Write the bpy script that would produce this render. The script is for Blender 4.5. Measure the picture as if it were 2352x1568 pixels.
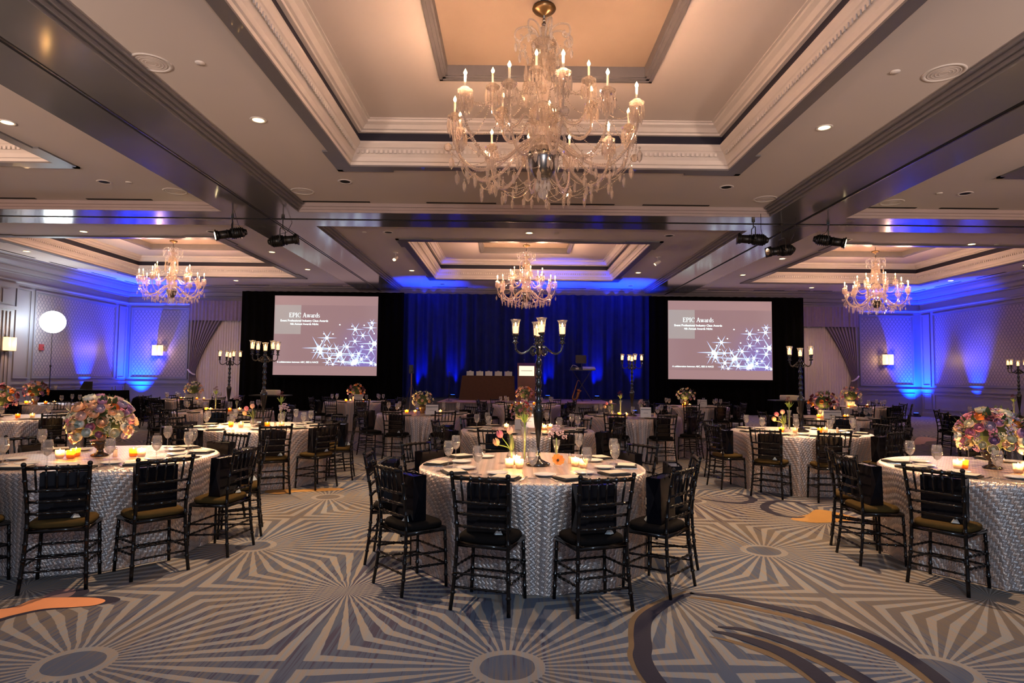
import bpy, math, random
from mathutils import Vector, Matrix, noise
random.seed(7)
for o in list(bpy.data.objects): bpy.data.objects.remove(o)
S = bpy.context.scene; C = S.collection
PI = math.pi; sin = math.sin; cos = math.cos; R = math.radians

# ---------------------------------------------------------------- camera
FPX, PIT, YAW, ROL, EYE = 1440.0, 0.0577, 0.002, 0.0102, 1.5
_f = Vector((sin(YAW)*cos(PIT), cos(YAW)*cos(PIT), sin(PIT)))
_r = Vector((cos(YAW), -sin(YAW), 0)); _u = _r.cross(_f)
_R = _r*cos(ROL) + _u*sin(ROL); _U = -_r*sin(ROL) + _u*cos(ROL)
cam = bpy.data.cameras.new('camera'); cam.sensor_width = 36; cam.lens = 36*FPX/2352
cam.clip_start = .05; cam.clip_end = 120
co = bpy.data.objects.new('camera', cam); C.objects.link(co)
co.matrix_world = Matrix(((_R.x, _U.x, -_f.x, 0), (_R.y, _U.y, -_f.y, 0), (_R.z, _U.z, -_f.z, EYE), (0, 0, 0, 1)))
S.camera = co
# measured points of the room: a sight line through the lens meets a plane of the room
def ray(px, py): return _f*FPX + _R*(px-1176) - _U*(py-784)
def onZ(px, py, z=0):
    d = ray(px, py); t = (z-EYE)/d.z; return Vector((d.x*t, d.y*t, z))
def onY(px, py, y):
    d = ray(px, py); t = y/d.y; return Vector((d.x*t, y, EYE+d.z*t))
def onX(px, py, x):
    d = ray(px, py); t = x/d.x; return Vector((x, d.y*t, EYE+d.z*t))

# ---------------------------------------------------------------- world, exposure
W = bpy.data.worlds.new('world'); S.world = W; W.use_nodes = True
W.node_tree.nodes['Background'].inputs[0].default_value = (.62, .64, .86, 1)
W.node_tree.nodes['Background'].inputs[1].default_value = .22
S.view_settings.view_transform = 'Standard'; S.view_settings.look = 'None'
S.view_settings.exposure = 0.7; S.view_settings.gamma = 1.0; S.view_settings.use_curve_mapping = False
S.cycles.use_denoising = True
S.cycles.max_bounces = 7; S.cycles.diffuse_bounces = 3; S.cycles.glossy_bounces = 3
S.cycles.transmission_bounces = 4; S.cycles.transparent_max_bounces = 14
S.cycles.sample_clamp_indirect = 3.0; S.cycles.sample_clamp_direct = 0
S.cycles.caustics_reflective = False; S.cycles.caustics_refractive = False

WARM = (1.0, .56, .27); AMB = (1.0, .55, .33); BLUE = (.0, .032, 1.0)
def light(kind, name, loc, energy, col, size=.05, aim=None, angle=60, blend=.5):
    l = bpy.data.lights.new(name, kind); l.energy = energy; l.color = col
    if kind == 'SPOT': l.spot_size = R(angle); l.spot_blend = blend
    l.shadow_soft_size = size
    o = bpy.data.objects.new(name, l); C.objects.link(o); o.location = loc
    if aim is not None: o.rotation_euler = (Vector(aim)-Vector(loc)).to_track_quat('-Z', 'Y').to_euler()
    return o
# stage spotlights clamped under the beam throw warm light forward over the tables
KEY = [((-6.6, 14.2, 4.72), (-3.2, 6.2, 0), 1000, 44), ((7.45, 14.2, 4.72), (4.3, 6.2, 0), 1000, 44)]
for l, a, e, g in KEY: light('SPOT', 'stage_spot', l, e, (1.0, .66, .36), .05, a, g, .5)
# recessed downlights
DOWN = [(-3.9, 9.4), (4.8, 9.45), (2.4, 6.3, 1), (-1.7, 6.3, 1), (-7.9, 9.6), (-11.8, 17.1), (-15.6, 20), (.47, 16.7), (13, 17.5), (-7.6, 19.7),
        (-7.5, 22.9), (-3.67, 22.9), (4.66, 22.85), (8.68, 19.9), (8.6, 23.1), (-11.4, 25.8), (16.9, 23.9), (12.6, 26.1), (17.1, 20.6)]
for d in DOWN[:5]:
    light('SPOT', 'downlight_beam', (d[0], d[1], (6.10 if len(d) > 2 else 5.36)), 1000 if len(d) > 2 else 560, (1.0, .64, .36), .06, (d[0], d[1], 0), 70, .8)
for d in DOWN[5:]:
    light('SPOT', 'downlight_beam', (d[0], d[1], 5.36), 110, (1.0, .68, .38), .06, (d[0], d[1], 0), 80, .8)
# blue uplights on the walls and the stage drape
UP = [((-16.45, 24.9, .22), (-16.88, 24.9, 3.6), 4600, 46), ((-16.1, 27.1, .22), (-16.4, 27.6, 3.4), 9000, 76),
      ((17.5, 27.1, .22), (17.9, 27.5, 3.4), 10000, 76), ((17.65, 24.3, .22), (18.08, 24.3, 3.6), 4800, 46)]
UPS = [((-3.9, 26.8, .74), (-3.9, 27.3, 3.2), 520, 46), ((-2.45, 26.8, .74), (-2.45, 27.3, 3.4), 520, 46), ((1.6, 26.8, .74), (1.6, 27.3, 3.4), 520, 46),
       ((3.7, 26.8, .74), (3.7, 27.3, 3.4), 640, 46), ((5.3, 26.8, .74), (5.3, 27.3, 3.4), 460, 46)]
for l, a, e, g in UP+UPS: light('SPOT', 'blue_uplight_beam', (l[0], l[1], l[2]+.04), e, BLUE, .05, a, g, 1.0)
for x, e in ((-3.5, 2600), (-.9, 2400), (1.9, 2600), (4.7, 4200)):
    light('SPOT', 'blue_wash_beam', (x, 25.5, .8), e, BLUE, .05, (x, 25.75, 5.4), 46, 1.0)
light('POINT', 'balloon_and_fill_light', (-16.1, 22, 3.29), 190, (.80, .95, 1.0), .26)
light('POINT', 'balloon_and_fill_light', (.9, -1.2, 3.0), 260, (.60, .80, 1.0), .26)  # added fill bulb behind the camera, in place of a flash; no balloon there
for x, e in ((-7, 2400), (.4, 450), (7.8, 2400)): light('SPOT', 'added_ceiling_fill', (x, -2.5, 1.9), e, (1.0, .74, .58), .2, (x*1.05, 4.6, 5.4), 62, 1.0)  # added spots out of view, without fixtures, to brighten the ceiling
pl = bpy.data.lights.new('open_side_portal', 'AREA'); pl.shape = 'RECTANGLE'; pl.size = 35; pl.size_y = 5.3; pl.cycles.is_portal = True  # wall behind the camera left out so world light fills the room
po = bpy.data.objects.new('open_side_portal', pl); C.objects.link(po); po.location = (.6, -4.0, 2.7); po.rotation_euler = (R(90), 0, 0)

# ---------------------------------------------------------------- material helpers
class G:
    def __init__(s, name):
        s.m = bpy.data.materials.new(name); s.m.use_nodes = True; s.t = s.m.node_tree; s.n = s.t.nodes
        s.b = s.n['Principled BSDF']; s.out = s.n['Material Output']
    def new(s, k, **kw):
        x = s.n.new(k)
        for a, v in kw.items(): setattr(x, a, v)
        return x
    def put(s, sock, v):
        if isinstance(v, bpy.types.NodeSocket): s.t.links.new(v, sock)
        elif isinstance(v, (tuple, list)) and len(v) == 3 and sock.type == 'RGBA': sock.default_value = (*v, 1)
        else: sock.default_value = v
    def M(s, op, a, b=0.0, c=None):
        x = s.new('ShaderNodeMath', operation=op); s.put(x.inputs[0], a); s.put(x.inputs[1], b)
        if c is not None: s.put(x.inputs[2], c)
        return x.outputs[0]
    def mix(s, f, a, b):
        x = s.new('ShaderNodeMix', data_type='RGBA'); s.put(x.inputs[0], f); s.put(x.inputs[6], a); s.put(x.inputs[7], b); return x.outputs[2]
    def noise(s, vec, scale, detail=2, rough=.5):
        x = s.new('ShaderNodeTexNoise'); x.inputs['Scale'].default_value = scale; x.inputs['Detail'].default_value = detail
        x.inputs['Roughness'].default_value = rough
        if vec is not None: s.put(x.inputs['Vector'], vec)
        return x.outputs[0]
    def pos(s): return s.new('ShaderNodeNewGeometry').outputs['Position']
    def obj(s): return s.new('ShaderNodeTexCoord').outputs['Object']
    def sep(s, v):
        x = s.new('ShaderNodeSeparateXYZ'); s.put(x.inputs[0], v); return x.outputs[0], x.outputs[1], x.outputs[2]
    def comb(s, a, b, c=0.0):
        x = s.new('ShaderNodeCombineXYZ'); s.put(x.inputs[0], a); s.put(x.inputs[1], b); s.put(x.inputs[2], c); return x.outputs[0]
    def ramp(s, f, lo, hi): # smooth 0..1
        x = s.new('ShaderNodeMapRange'); x.interpolation_type = 'SMOOTHSTEP'
        s.put(x.inputs[0], f); x.inputs[1].default_value = lo; x.inputs[2].default_value = hi; return x.outputs[0]
    def bump(s, h, strength=.3, dist=.01):
        x = s.new('ShaderNodeBump'); x.inputs['Strength'].default_value = strength; x.inputs['Distance'].default_value = dist
        s.put(x.inputs['Height'], h); s.put(s.b.inputs['Normal'], x.outputs[0])
    def set(s, **k):
        nm = dict(col='Base Color', rough='Roughness', metal='Metallic', spec='Specular IOR Level', trans='Transmission Weight',
                  ecol='Emission Color', estr='Emission Strength', coat='Coat Weight', alpha='Alpha', sheen='Sheen Weight', sss='Subsurface Weight')
        for a, v in k.items(): s.put(s.b.inputs[nm[a]], v)
        return s
MAT = {}
def pm(name, col, rough=.5, metal=0., var=.12, scale=6., bump=0., bscale=80., **k):
    g = G(name); n = g.noise(g.obj(), scale, 3)
    d = tuple(c*(1-var) for c in col); l = tuple(min(1, c*(1+var)) for c in col)
    g.set(col=g.mix(n, d, l), rough=rough, metal=metal, **k)
    if bump: g.bump(g.noise(g.obj(), bscale, 2), bump, .004)
    MAT[name] = g.m; return g.m
def emat(name, col, strength):
    g = G(name); g.set(col=(.05, .05, .05), ecol=col, estr=strength); MAT[name] = g.m; return g.m
def glassy(name, tint, refl=.35, body=None, bodyw=.0, rough=.03):
    g = G(name); tr = g.new('ShaderNodeBsdfTransparent'); g.put(tr.inputs[0], tint)
    gl = g.new('ShaderNodeBsdfGlossy'); gl.inputs['Roughness'].default_value = rough
    lw = g.new('ShaderNodeLayerWeight'); lw.inputs[0].default_value = refl
    mx = g.new('ShaderNodeMixShader'); g.put(mx.inputs[0], lw.outputs['Facing']); g.put(mx.inputs[1], tr.outputs[0]); g.put(mx.inputs[2], gl.outputs[0])
    last = mx.outputs[0]
    if body:
        a = g.new('ShaderNodeBsdfTranslucent'); g.put(a.inputs[0], body)
        b = g.new('ShaderNodeBsdfDiffuse'); g.put(b.inputs[0], body)
        ad = g.new('ShaderNodeAddShader'); g.put(ad.inputs[0], a.outputs[0]); g.put(ad.inputs[1], b.outputs[0])
        m2 = g.new('ShaderNodeMixShader'); m2.inputs[0].default_value = bodyw
        g.put(m2.inputs[1], last); g.put(m2.inputs[2], ad.outputs[0]); last = m2.outputs[0]
    g.put(g.out.inputs[0], last); MAT[name] = g.m; return g.m

pm('ceiling', (.78, .70, .66), .75, var=.05, scale=.5)
pm('plaster_white', (.80, .74, .70), .55, var=.04)
pm('panel_tan', (.37, .29, .225), .8, var=.10, scale=1.5, bump=.15, bscale=40)
pm('grey_trim', (.20, .19, .20), .35, var=.1, coat=.2)
pm('cornice', (.42, .34, .33), .5, var=.06, scale=2)
pm('navy_band', (.012, .012, .03), .5)
g = G('beam_metal'); n = g.noise(g.pos(), .8, 3)
g.set(col=g.mix(n, (.24, .235, .24), (.31, .30, .30)), rough=.12, metal=.35); MAT['beam_metal'] = g.m
pm('slot_black', (.003, .003, .003), .8)
pm('wall_paint', (.17, .165, .20), .45, var=.05, scale=1)
g = G('wallpaper'); x, y, z = g.sep(g.pos()); u = g.M('DIVIDE', g.M('ADD', x, y), .155); v = g.M('DIVIDE', z, .21)
s_ = g.M('MULTIPLY', g.M('SINE', g.M('MULTIPLY', v, 2*PI)), .25)
def near0(g, f, w):
    fr = g.M('FRACT', f); return g.ramp(g.M('ABSOLUTE', g.M('SUBTRACT', fr, .5)), .5-w, .5-w*.4)
ln = g.M('MAXIMUM', near0(g, g.M('ADD', u, s_), .13), near0(g, g.M('ADD', g.M('SUBTRACT', u, s_), .5), .13))
g.set(col=g.mix(ln, (.235, .20, .21), (.085, .08, .11)), rough=.4, spec=.6); MAT['wallpaper'] = g.m
pm('black_wood', (.0035, .0025, .0025), .13, var=.2, spec=.4)
pm('black_cushion', (.006, .005, .005), .95, spec=.08, var=.3, scale=30, bump=.3, bscale=200)
pm('olive_cushion', (.065, .040, .012), .95, spec=.1, var=.2, scale=30, bump=.3, bscale=200)
pm('bag_black', (.0025, .0025, .0045), .17, spec=.4)
pm('tissue', (.45, .5, .52), .4)
pm('napkin_black', (.008, .007, .008), .7)
pm('card_cream', (.58, .51, .42), .7, var=.04)
pm('porcelain', (.68, .65, .62), .2, var=.02)
pm('silver', (.75, .73, .70), .15, metal=1)
pm('wax', (.9, .8, .6), .5, var=.03)
pm('cloth_black', (.003, .003, .004), .9, spec=.05)
pm('drape_black', (.0022, .002, .0022), .95, var=.2, spec=.03)
pm('drape_navy', (.010, .016, .085), .85, var=.25, scale=3, spec=.05)
pm('brown_cloth', (.045, .018, .010), .85, var=.3, scale=12, bump=.4, bscale=60)
pm('lectern_wood', (.12, .045, .025), .4, var=.2)
pm('stage_top', (.20, .13, .12), .7); pm('stage_skirt', (.16, .16, .18), .8)
pm('sheer', (.55, .48, .50), .8, var=.05); pm('valance', (.18, .14, .24), .8)
g = G('striped_silk'); tc = g.new('ShaderNodeTexCoord'); ux, uy, uz = g.sep(tc.outputs['UV'])
st = g.ramp(g.M('SINE', g.M('MULTIPLY', ux, 2*PI*9)), -.3, .3)
g.set(col=g.mix(st, (.05, .035, .06), (.22, .18, .26)), rough=.6); MAT['striped_silk'] = g.m
pm('fixture_black', (.006, .006, .006), .35, var=.2)
pm('chrome_dark', (.25, .24, .23), .25, metal=1)
pm('bronze', (.30, .20, .10), .3, metal=1)
pm('projector_white', (.75, .68, .52), .5); pm('cup_white', (.8, .7, .66), .6)
pm('laptop_black', (.01, .01, .01), .4); pm('keyboard_grey', (.35, .35, .35), .5)
pm('red_plastic', (.25, .03, .03), .4); pm('smoked_glass', (.01, .01, .008), .05)
pm('sax_brass', (.25, .10, .03), .3, metal=.7)
pm('candelabra_black', (.008, .007, .007), .13, coat=.6)
pm('vase_black', (.006, .005, .005), .15, coat=.5)
pm('leaf', (.05, .085, .025), .6, var=.3); pm('stem_green', (.30, .42, .08), .5)
for n_, c_ in dict(cream=(.85, .72, .45), peach=(.85, .48, .28), blush=(.82, .50, .42), pink=(.62, .20, .28), mauve=(.42, .20, .36), burgundy=(.11, .008, .02),
                   orange=(.80, .22, .03), ivory=(.85, .80, .66), red=(.45, .02, .05), lilac=(.42, .32, .44)).items():
    pm('petal_'+n_, c_, .65, var=.18, scale=25)
emat('bulb', (1.0, .58, .24), 26); emat('bulb_far', (1.0, .62, .30), 26); emat('flame', (1.0, .55, .15), 40)
emat('lamp_warm', (1.0, .72, .30), 5.0); emat('sconce', (1.0, .58, .26), 1.6); emat('balloon', (.85, .97, 1.0), 14)
emat('lens_lit', (1.0, .78, .40), 16); emat('led_blue', (.02, .1, 1.0), 4); emat('hurricane_candle', (1.0, .50, .20), 2.2)
emat('sign_glow', (1.0, .86, .62), .75)
glassy('clear_glass', (.97, .97, .97), .30, (.8, .8, .85), .04)
glassy('water', (.90, .90, .90), .3, (.75, .68, .6), .12)
glassy('amber_glass', (1.0, .62, .18), .25, (1.0, .45, .06), .45)
glassy('frosted', (.95, .85, .75), .3, (.9, .72, .5), .35)
glassy('crystal', (.88, .86, .84), .62, (.97, .80, .64), .13, .04)
glassy('crystal_plain', (.95, .95, .95), .5, (.9, .88, .86), .14, .06)

# sequinned chevron cloth: pattern runs in the flat cloth's own coordinates
g = G('sequin_cloth'); tc = g.new('ShaderNodeTexCoord'); U, V, _z = g.sep(tc.outputs['UV'])
tri = g.M('ABSOLUTE', g.M('SUBTRACT', g.M('FRACT', g.M('DIVIDE', V, .036)), .5))
w_ = g.M('ADD', g.M('DIVIDE', U, .052), g.M('MULTIPLY', tri, .85))
fr = g.M('FRACT', w_); idc = g.M('FLOOR', w_)
wn = g.new('ShaderNodeTexWhiteNoise', noise_dimensions='1D'); g.put(wn.inputs['W'], idc)
edge = g.ramp(g.M('ABSOLUTE', g.M('SUBTRACT', fr, .5)), .36, .44)
base = g.mix(g.M('FRACT', g.M('MULTIPLY', idc, .5)), (.60, .45, .38), (.34, .37, .43))
base = g.mix(g.M('MULTIPLY', wn.outputs[0], .35), base, (.62, .54, .52))
base = g.mix(g.M('MULTIPLY', edge, .5), base, (.12, .11, .11))
painted_glint = g.M('MULTIPLY', g.ramp(g.M('ABSOLUTE', g.M('SUBTRACT', fr, .5)), .24, .30), g.M('SUBTRACT', 1.0, g.ramp(g.M('ABSOLUTE', g.M('SUBTRACT', fr, .5)), .31, .36)))
base = g.mix(g.M('MULTIPLY', painted_glint, .50), base, (.95, .90, .84))  # sequin glint painted into the colour as pale lines along the zigzags
vn = g.new('ShaderNodeTexVoronoi'); vn.inputs['Scale'].default_value = 150; g.put(vn.inputs['Vector'], tc.outputs['UV'])
g.set(col=base, rough=.34, metal=.60)
g.bump(g.M('ADD', g.M('MULTIPLY', vn.outputs[0], .35), g.M('MULTIPLY', g.M('ABSOLUTE', g.M('SUBTRACT', fr, .5)), 1.6)), .8, .007); MAT['sequin_cloth'] = g.m

# carpet: starbursts on a square lattice, a second lattice of points between them
g = G('carpet'); x, y, z = g.sep(g.pos())
wob = g.M('MULTIPLY', g.M('SUBTRACT', g.noise(g.comb(x, y, 0), 9, 1), .5), .006)
u = g.M('ADD', g.M('DIVIDE', x, 2.25), wob); v = g.M('ADD', g.M('DIVIDE', g.M('SUBTRACT', y, 3.35), 2.27), wob)
du = g.M('SUBTRACT', g.M('FRACT', g.M('ADD', u, .5)), .5); dv = g.M('SUBTRACT', g.M('FRACT', g.M('ADD', v, .5)), .5)
eu = g.M('SUBTRACT', g.M('FRACT', u), .5); ev = g.M('SUBTRACT', g.M('FRACT', v), .5)
d1 = g.M('SQRT', g.M('ADD', g.M('MULTIPLY', du, du), g.M('MULTIPLY', dv, dv)))
d2 = g.M('SQRT', g.M('ADD', g.M('MULTIPLY', eu, eu), g.M('MULTIPLY', ev, ev)))
sel = g.M('LESS_THAN', d1, d2)
a1 = g.M('ARCTAN2', dv, du); a2 = g.M('ARCTAN2', ev, eu)
an = g.M('ADD', g.M('MULTIPLY', a1, sel), g.M('MULTIPLY', a2, g.M('SUBTRACT', 1.0, sel)))
ray_ = g.ramp(g.M('COSINE', g.M('ADD', g.M('MULTIPLY', an, 40), PI)), .04, .30)
ring = g.M('LESS_THAN', d1, .088); disc = g.M('LESS_THAN', d1, .064)
ray_ = g.M('MAXIMUM', ray_, ring); ray_ = g.M('MULTIPLY', ray_, g.M('SUBTRACT', 1.0, disc))
streak = g.noise(g.comb(g.M('MULTIPLY', x, 42), g.M('MULTIPLY', y, .9), 0), 1.0, 3, .65)
zone = g.noise(g.comb(x, y, 3.3), .42, 2)
zone2 = g.noise(g.comb(x, y, 9.1), .33, 1)
dark = g.mix(g.ramp(g.M('ADD', zone, g.M('MULTIPLY', g.M('SUBTRACT', streak, .5), .9)), .34, .56), (.140, .116, .096), (.072, .098, .155))
dark = g.mix(g.M('MULTIPLY', g.ramp(g.M('ADD', zone2, g.M('MULTIPLY', g.M('SUBTRACT', streak, .5), 1.2)), .60, .72), .85), dark, (.045, .035, .07))
lite = g.mix(g.ramp(streak, .42, .62), (.29, .247, .207), (.235, .255, .28))
grain = g.noise(g.comb(x, y, 0), 160, 2)
cc = g.mix(ray_, dark, lite); cc = g.mix(g.M('MULTIPLY', grain, .35), cc, (.09, .08, .08))
g.set(col=cc, rough=.95, spec=.15); g.bump(grain, .5, .006); MAT['carpet'] = g.m
pm('carpet_navy', (.009, .008, .026), .95, bump=.5, bscale=160); pm('carpet_gold', (.14, .088, .045), .95, bump=.5, bscale=160)
pm('carpet_orange', (.62, .25, .11), .95, bump=.3, bscale=160); pm('carpet_mauve', (.16, .10, .11), .95); pm('carpet_ochre', (.36, .19, .05), .95)
pm('carpet_pink', (.42, .26, .24), .95); pm('carpet_grey', (.28, .27, .26), .95)

# ---------------------------------------------------------------- mesh helpers
class B:
    def __init__(s): s.v = []; s.f = []; s.mi = []; s.uv = None
    def add(s, v, f, m=0):
        o = len(s.v); s.v += [tuple(p) for p in v]; s.f += [tuple(i+o for i in q) for q in f]; s.mi += [m]*len(f); return s
    def box(s, a, b, m=0):
        (x0, y0, z0), (x1, y1, z1) = a, b
        return s.add([(x0, y0, z0), (x1, y0, z0), (x1, y1, z0), (x0, y1, z0), (x0, y0, z1), (x1, y0, z1), (x1, y1, z1), (x0, y1, z1)],
                     [(0, 3, 2, 1), (4, 5, 6, 7), (0, 1, 5, 4), (1, 2, 6, 5), (2, 3, 7, 6), (3, 0, 4, 7)], m)
    def cyl(s, p, q, r0, r1=None, n=8, m=0, cap=True):
        r1 = r0 if r1 is None else r1; p = Vector(p); q = Vector(q); d = (q-p).normalized()
        a = d.orthogonal().normalized(); b = d.cross(a)
        v = [p+(a*cos(2*PI*i/n)+b*sin(2*PI*i/n))*r0 for i in range(n)] + [q+(a*cos(2*PI*i/n)+b*sin(2*PI*i/n))*r1 for i in range(n)]
        f = [(i, (i+1) % n, n+(i+1) % n, n+i) for i in range(n)]
        if cap: f += [tuple(range(n-1, -1, -1)), tuple(range(n, 2*n))]
        return s.add(v, f, m)
    def tube(s, pts, r, n=6, m=0):
        pts = [Vector(p) for p in pts]; k = len(pts); rr = r if isinstance(r, (list, tuple)) else [r]*k
        t = [(pts[min(i+1, k-1)]-pts[max(i-1, 0)]).normalized() for i in range(k)]
        a = t[0].orthogonal().normalized(); v = []
        for i in range(k):
            a = (a - t[i]*a.dot(t[i])).normalized(); b = t[i].cross(a)
            v += [pts[i]+(a*cos(2*PI*j/n)+b*sin(2*PI*j/n))*rr[i] for j in range(n)]
        f = [(i*n+j, i*n+(j+1) % n, (i+1)*n+(j+1) % n, (i+1)*n+j) for i in range(k-1) for j in range(n)]
        f += [tuple(range(n-1, -1, -1)), tuple((k-1)*n+j for j in range(n))]
        return s.add(v, f, m)
    def lathe(s, prof, n=16, c=(0, 0, 0), m=0):
        v = []; k = len(prof)
        for r, z in prof: v += [(c[0]+r*cos(2*PI*j/n), c[1]+r*sin(2*PI*j/n), c[2]+z) for j in range(n)]
        f = [(i*n+j, i*n+(j+1) % n, (i+1)*n+(j+1) % n, (i+1)*n+j) for i in range(k-1) for j in range(n)]
        if prof[0][0] > 1e-5: f.append(tuple(range(n-1, -1, -1)))
        if prof[-1][0] > 1e-5: f.append(tuple((k-1)*n+j for j in range(n)))
        return s.add(v, f, m)
    def lathe_open(s, prof, n=16, c=(0, 0, 0), m=0):
        v = []; k = len(prof)
        for r, z in prof: v += [(c[0]+r*cos(2*PI*j/n), c[1]+r*sin(2*PI*j/n), c[2]+z) for j in range(n)]
        return s.add(v, [(i*n+j, i*n+(j+1) % n, (i+1)*n+(j+1) % n, (i+1)*n+j) for i in range(k-1) for j in range(n)], m)
    def ball(s, c, r, n=8, k=5, m=0, sz=1.):
        return s.lathe([(max(1e-6, r*sin(PI*i/k)), -r*sz*cos(PI*i/k)) for i in range(k+1)], n, c, m)
    def octa(s, c, r, h, m=0):
        x, y, z = c; return s.add([(x, y, z+h*.35), (x+r, y, z), (x, y+r, z), (x-r, y, z), (x, y-r, z), (x, y, z-h*.65)],
                                  [(0, 1, 2), (0, 2, 3), (0, 3, 4), (0, 4, 1), (5, 2, 1), (5, 3, 2), (5, 4, 3), (5, 1, 4)], m)
    def done(s, name, mats, parent=None, smooth=False, loc=None, rot=None):
        me = bpy.data.meshes.new(name); me.from_pydata(s.v, [], s.f)
        for mm in (mats if isinstance(mats, (list, tuple)) else [mats]): me.materials.append(MAT[mm])
        me.polygons.foreach_set('material_index', s.mi)
        if smooth: me.polygons.foreach_set('use_smooth', [True]*len(me.polygons))
        if s.uv:
            ul = me.uv_layers.new(name='UVMap'); ul.data.foreach_set('uv', [c for l in me.loops for c in s.uv[l.vertex_index]])
        me.update(); o = bpy.data.objects.new(name, me); C.objects.link(o)
        if parent: o.parent = parent
        if loc is not None: o.location = loc
        if rot is not None: o.rotation_euler = rot
        return o
def tag(o, label, cat=None, group=None, kind=None):
    if label: o['label'] = label
    if cat: o['category'] = cat
    if group: o['group'] = group
    if kind: o['kind'] = kind
    return o
def thing(name, label, cat, loc=(0, 0, 0), rz=0., group=None):
    o = bpy.data.objects.new(name, None); C.objects.link(o); o.empty_display_size = .1
    o.location = loc; o.rotation_euler = (0, 0, rz); return tag(o, label, cat, group)
KIDS = {}
def freeze(o):
    def rec(p): return [(c, rec(c)) for c in sorted(p.children, key=lambda q: q.name)]
    KIDS[o.name] = rec(o); return o
def dup(src, loc, rz=0., label=None, group=None, scale=None, skip=()):
    r = src.copy(); C.objects.link(r); r.location = loc; r.rotation_euler = (0, 0, rz)
    if scale: r.scale = scale if isinstance(scale, tuple) else (scale,)*3
    if label: r['label'] = label
    if group: r['group'] = group
    def rec(kids, par):
        for c, kk in kids:
            if c.name.split('.')[0] in skip: continue
            n = c.copy(); C.objects.link(n); n.parent = par; rec(kk, n)
    rec(KIDS.get(src.name, []), r); return r
class Proto:   # first use moves the original, later uses copy it
    def __init__(s, o): s.o = freeze(o); s.first = True
    def put(s, loc, rz=0., label=None, group=None, scale=None, skip=()):
        if s.first and not skip:
            s.first = False; o = s.o; o.location = loc; o.rotation_euler = (0, 0, rz)
            if scale: o.scale = scale if isinstance(scale, tuple) else (scale,)*3
            if label: o['label'] = label
            if group: o['group'] = group
            return o
        return dup(s.o, loc, rz, label, group, scale, skip)
def struct(b, name, mats, parent=None, smooth=False):
    o = b.done(name, mats, parent, smooth)
    if not parent: o['kind'] = 'structure'
    return o

# ---------------------------------------------------------------- room shell
XL, XR, YB, YF, CZ, BZ = -16.9, 18.1, 27.6, -4.0, 5.4, 5.2
struct(B().box((XL-.2, YF-.2, -.1), (XR+.2, YB+.2, 0)), 'floor', 'carpet')
for nm, a, b in (('wall_left', (XL-.2, YF-.2, 0), (XL, YB+.2, 6.6)), ('wall_right', (XR, YF-.2, 0), (XR+.2, YB+.2, 6.6)),
                 ('wall_back', (XL, YB, 0), (XR, YB+.2, 6.6))):
    struct(B().box(a, b), nm, 'wall_paint')
XS = [XL, -15.1, -8.3, -3.2, 4.2, 9.3, 16.4, XR]; YS = [YF, 4.1, 11.6, 17.65, 24.95, YB]
HOLES = [(i, j) for i in (1, 3, 5) for j in (1, 3)]
b = B()
for i in range(7):
    for j in range(5):
        if (i, j) not in HOLES: b.box((XS[i], YS[j], CZ), (XS[i+1], YS[j+1], CZ+.04))
struct(b, 'ceiling', 'ceiling')
tn = [0]
def trim(b, mats, smooth=False):
    tn[0] += 1; return struct(b, 'trim_%d' % tn[0], mats, None, smooth)
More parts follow.
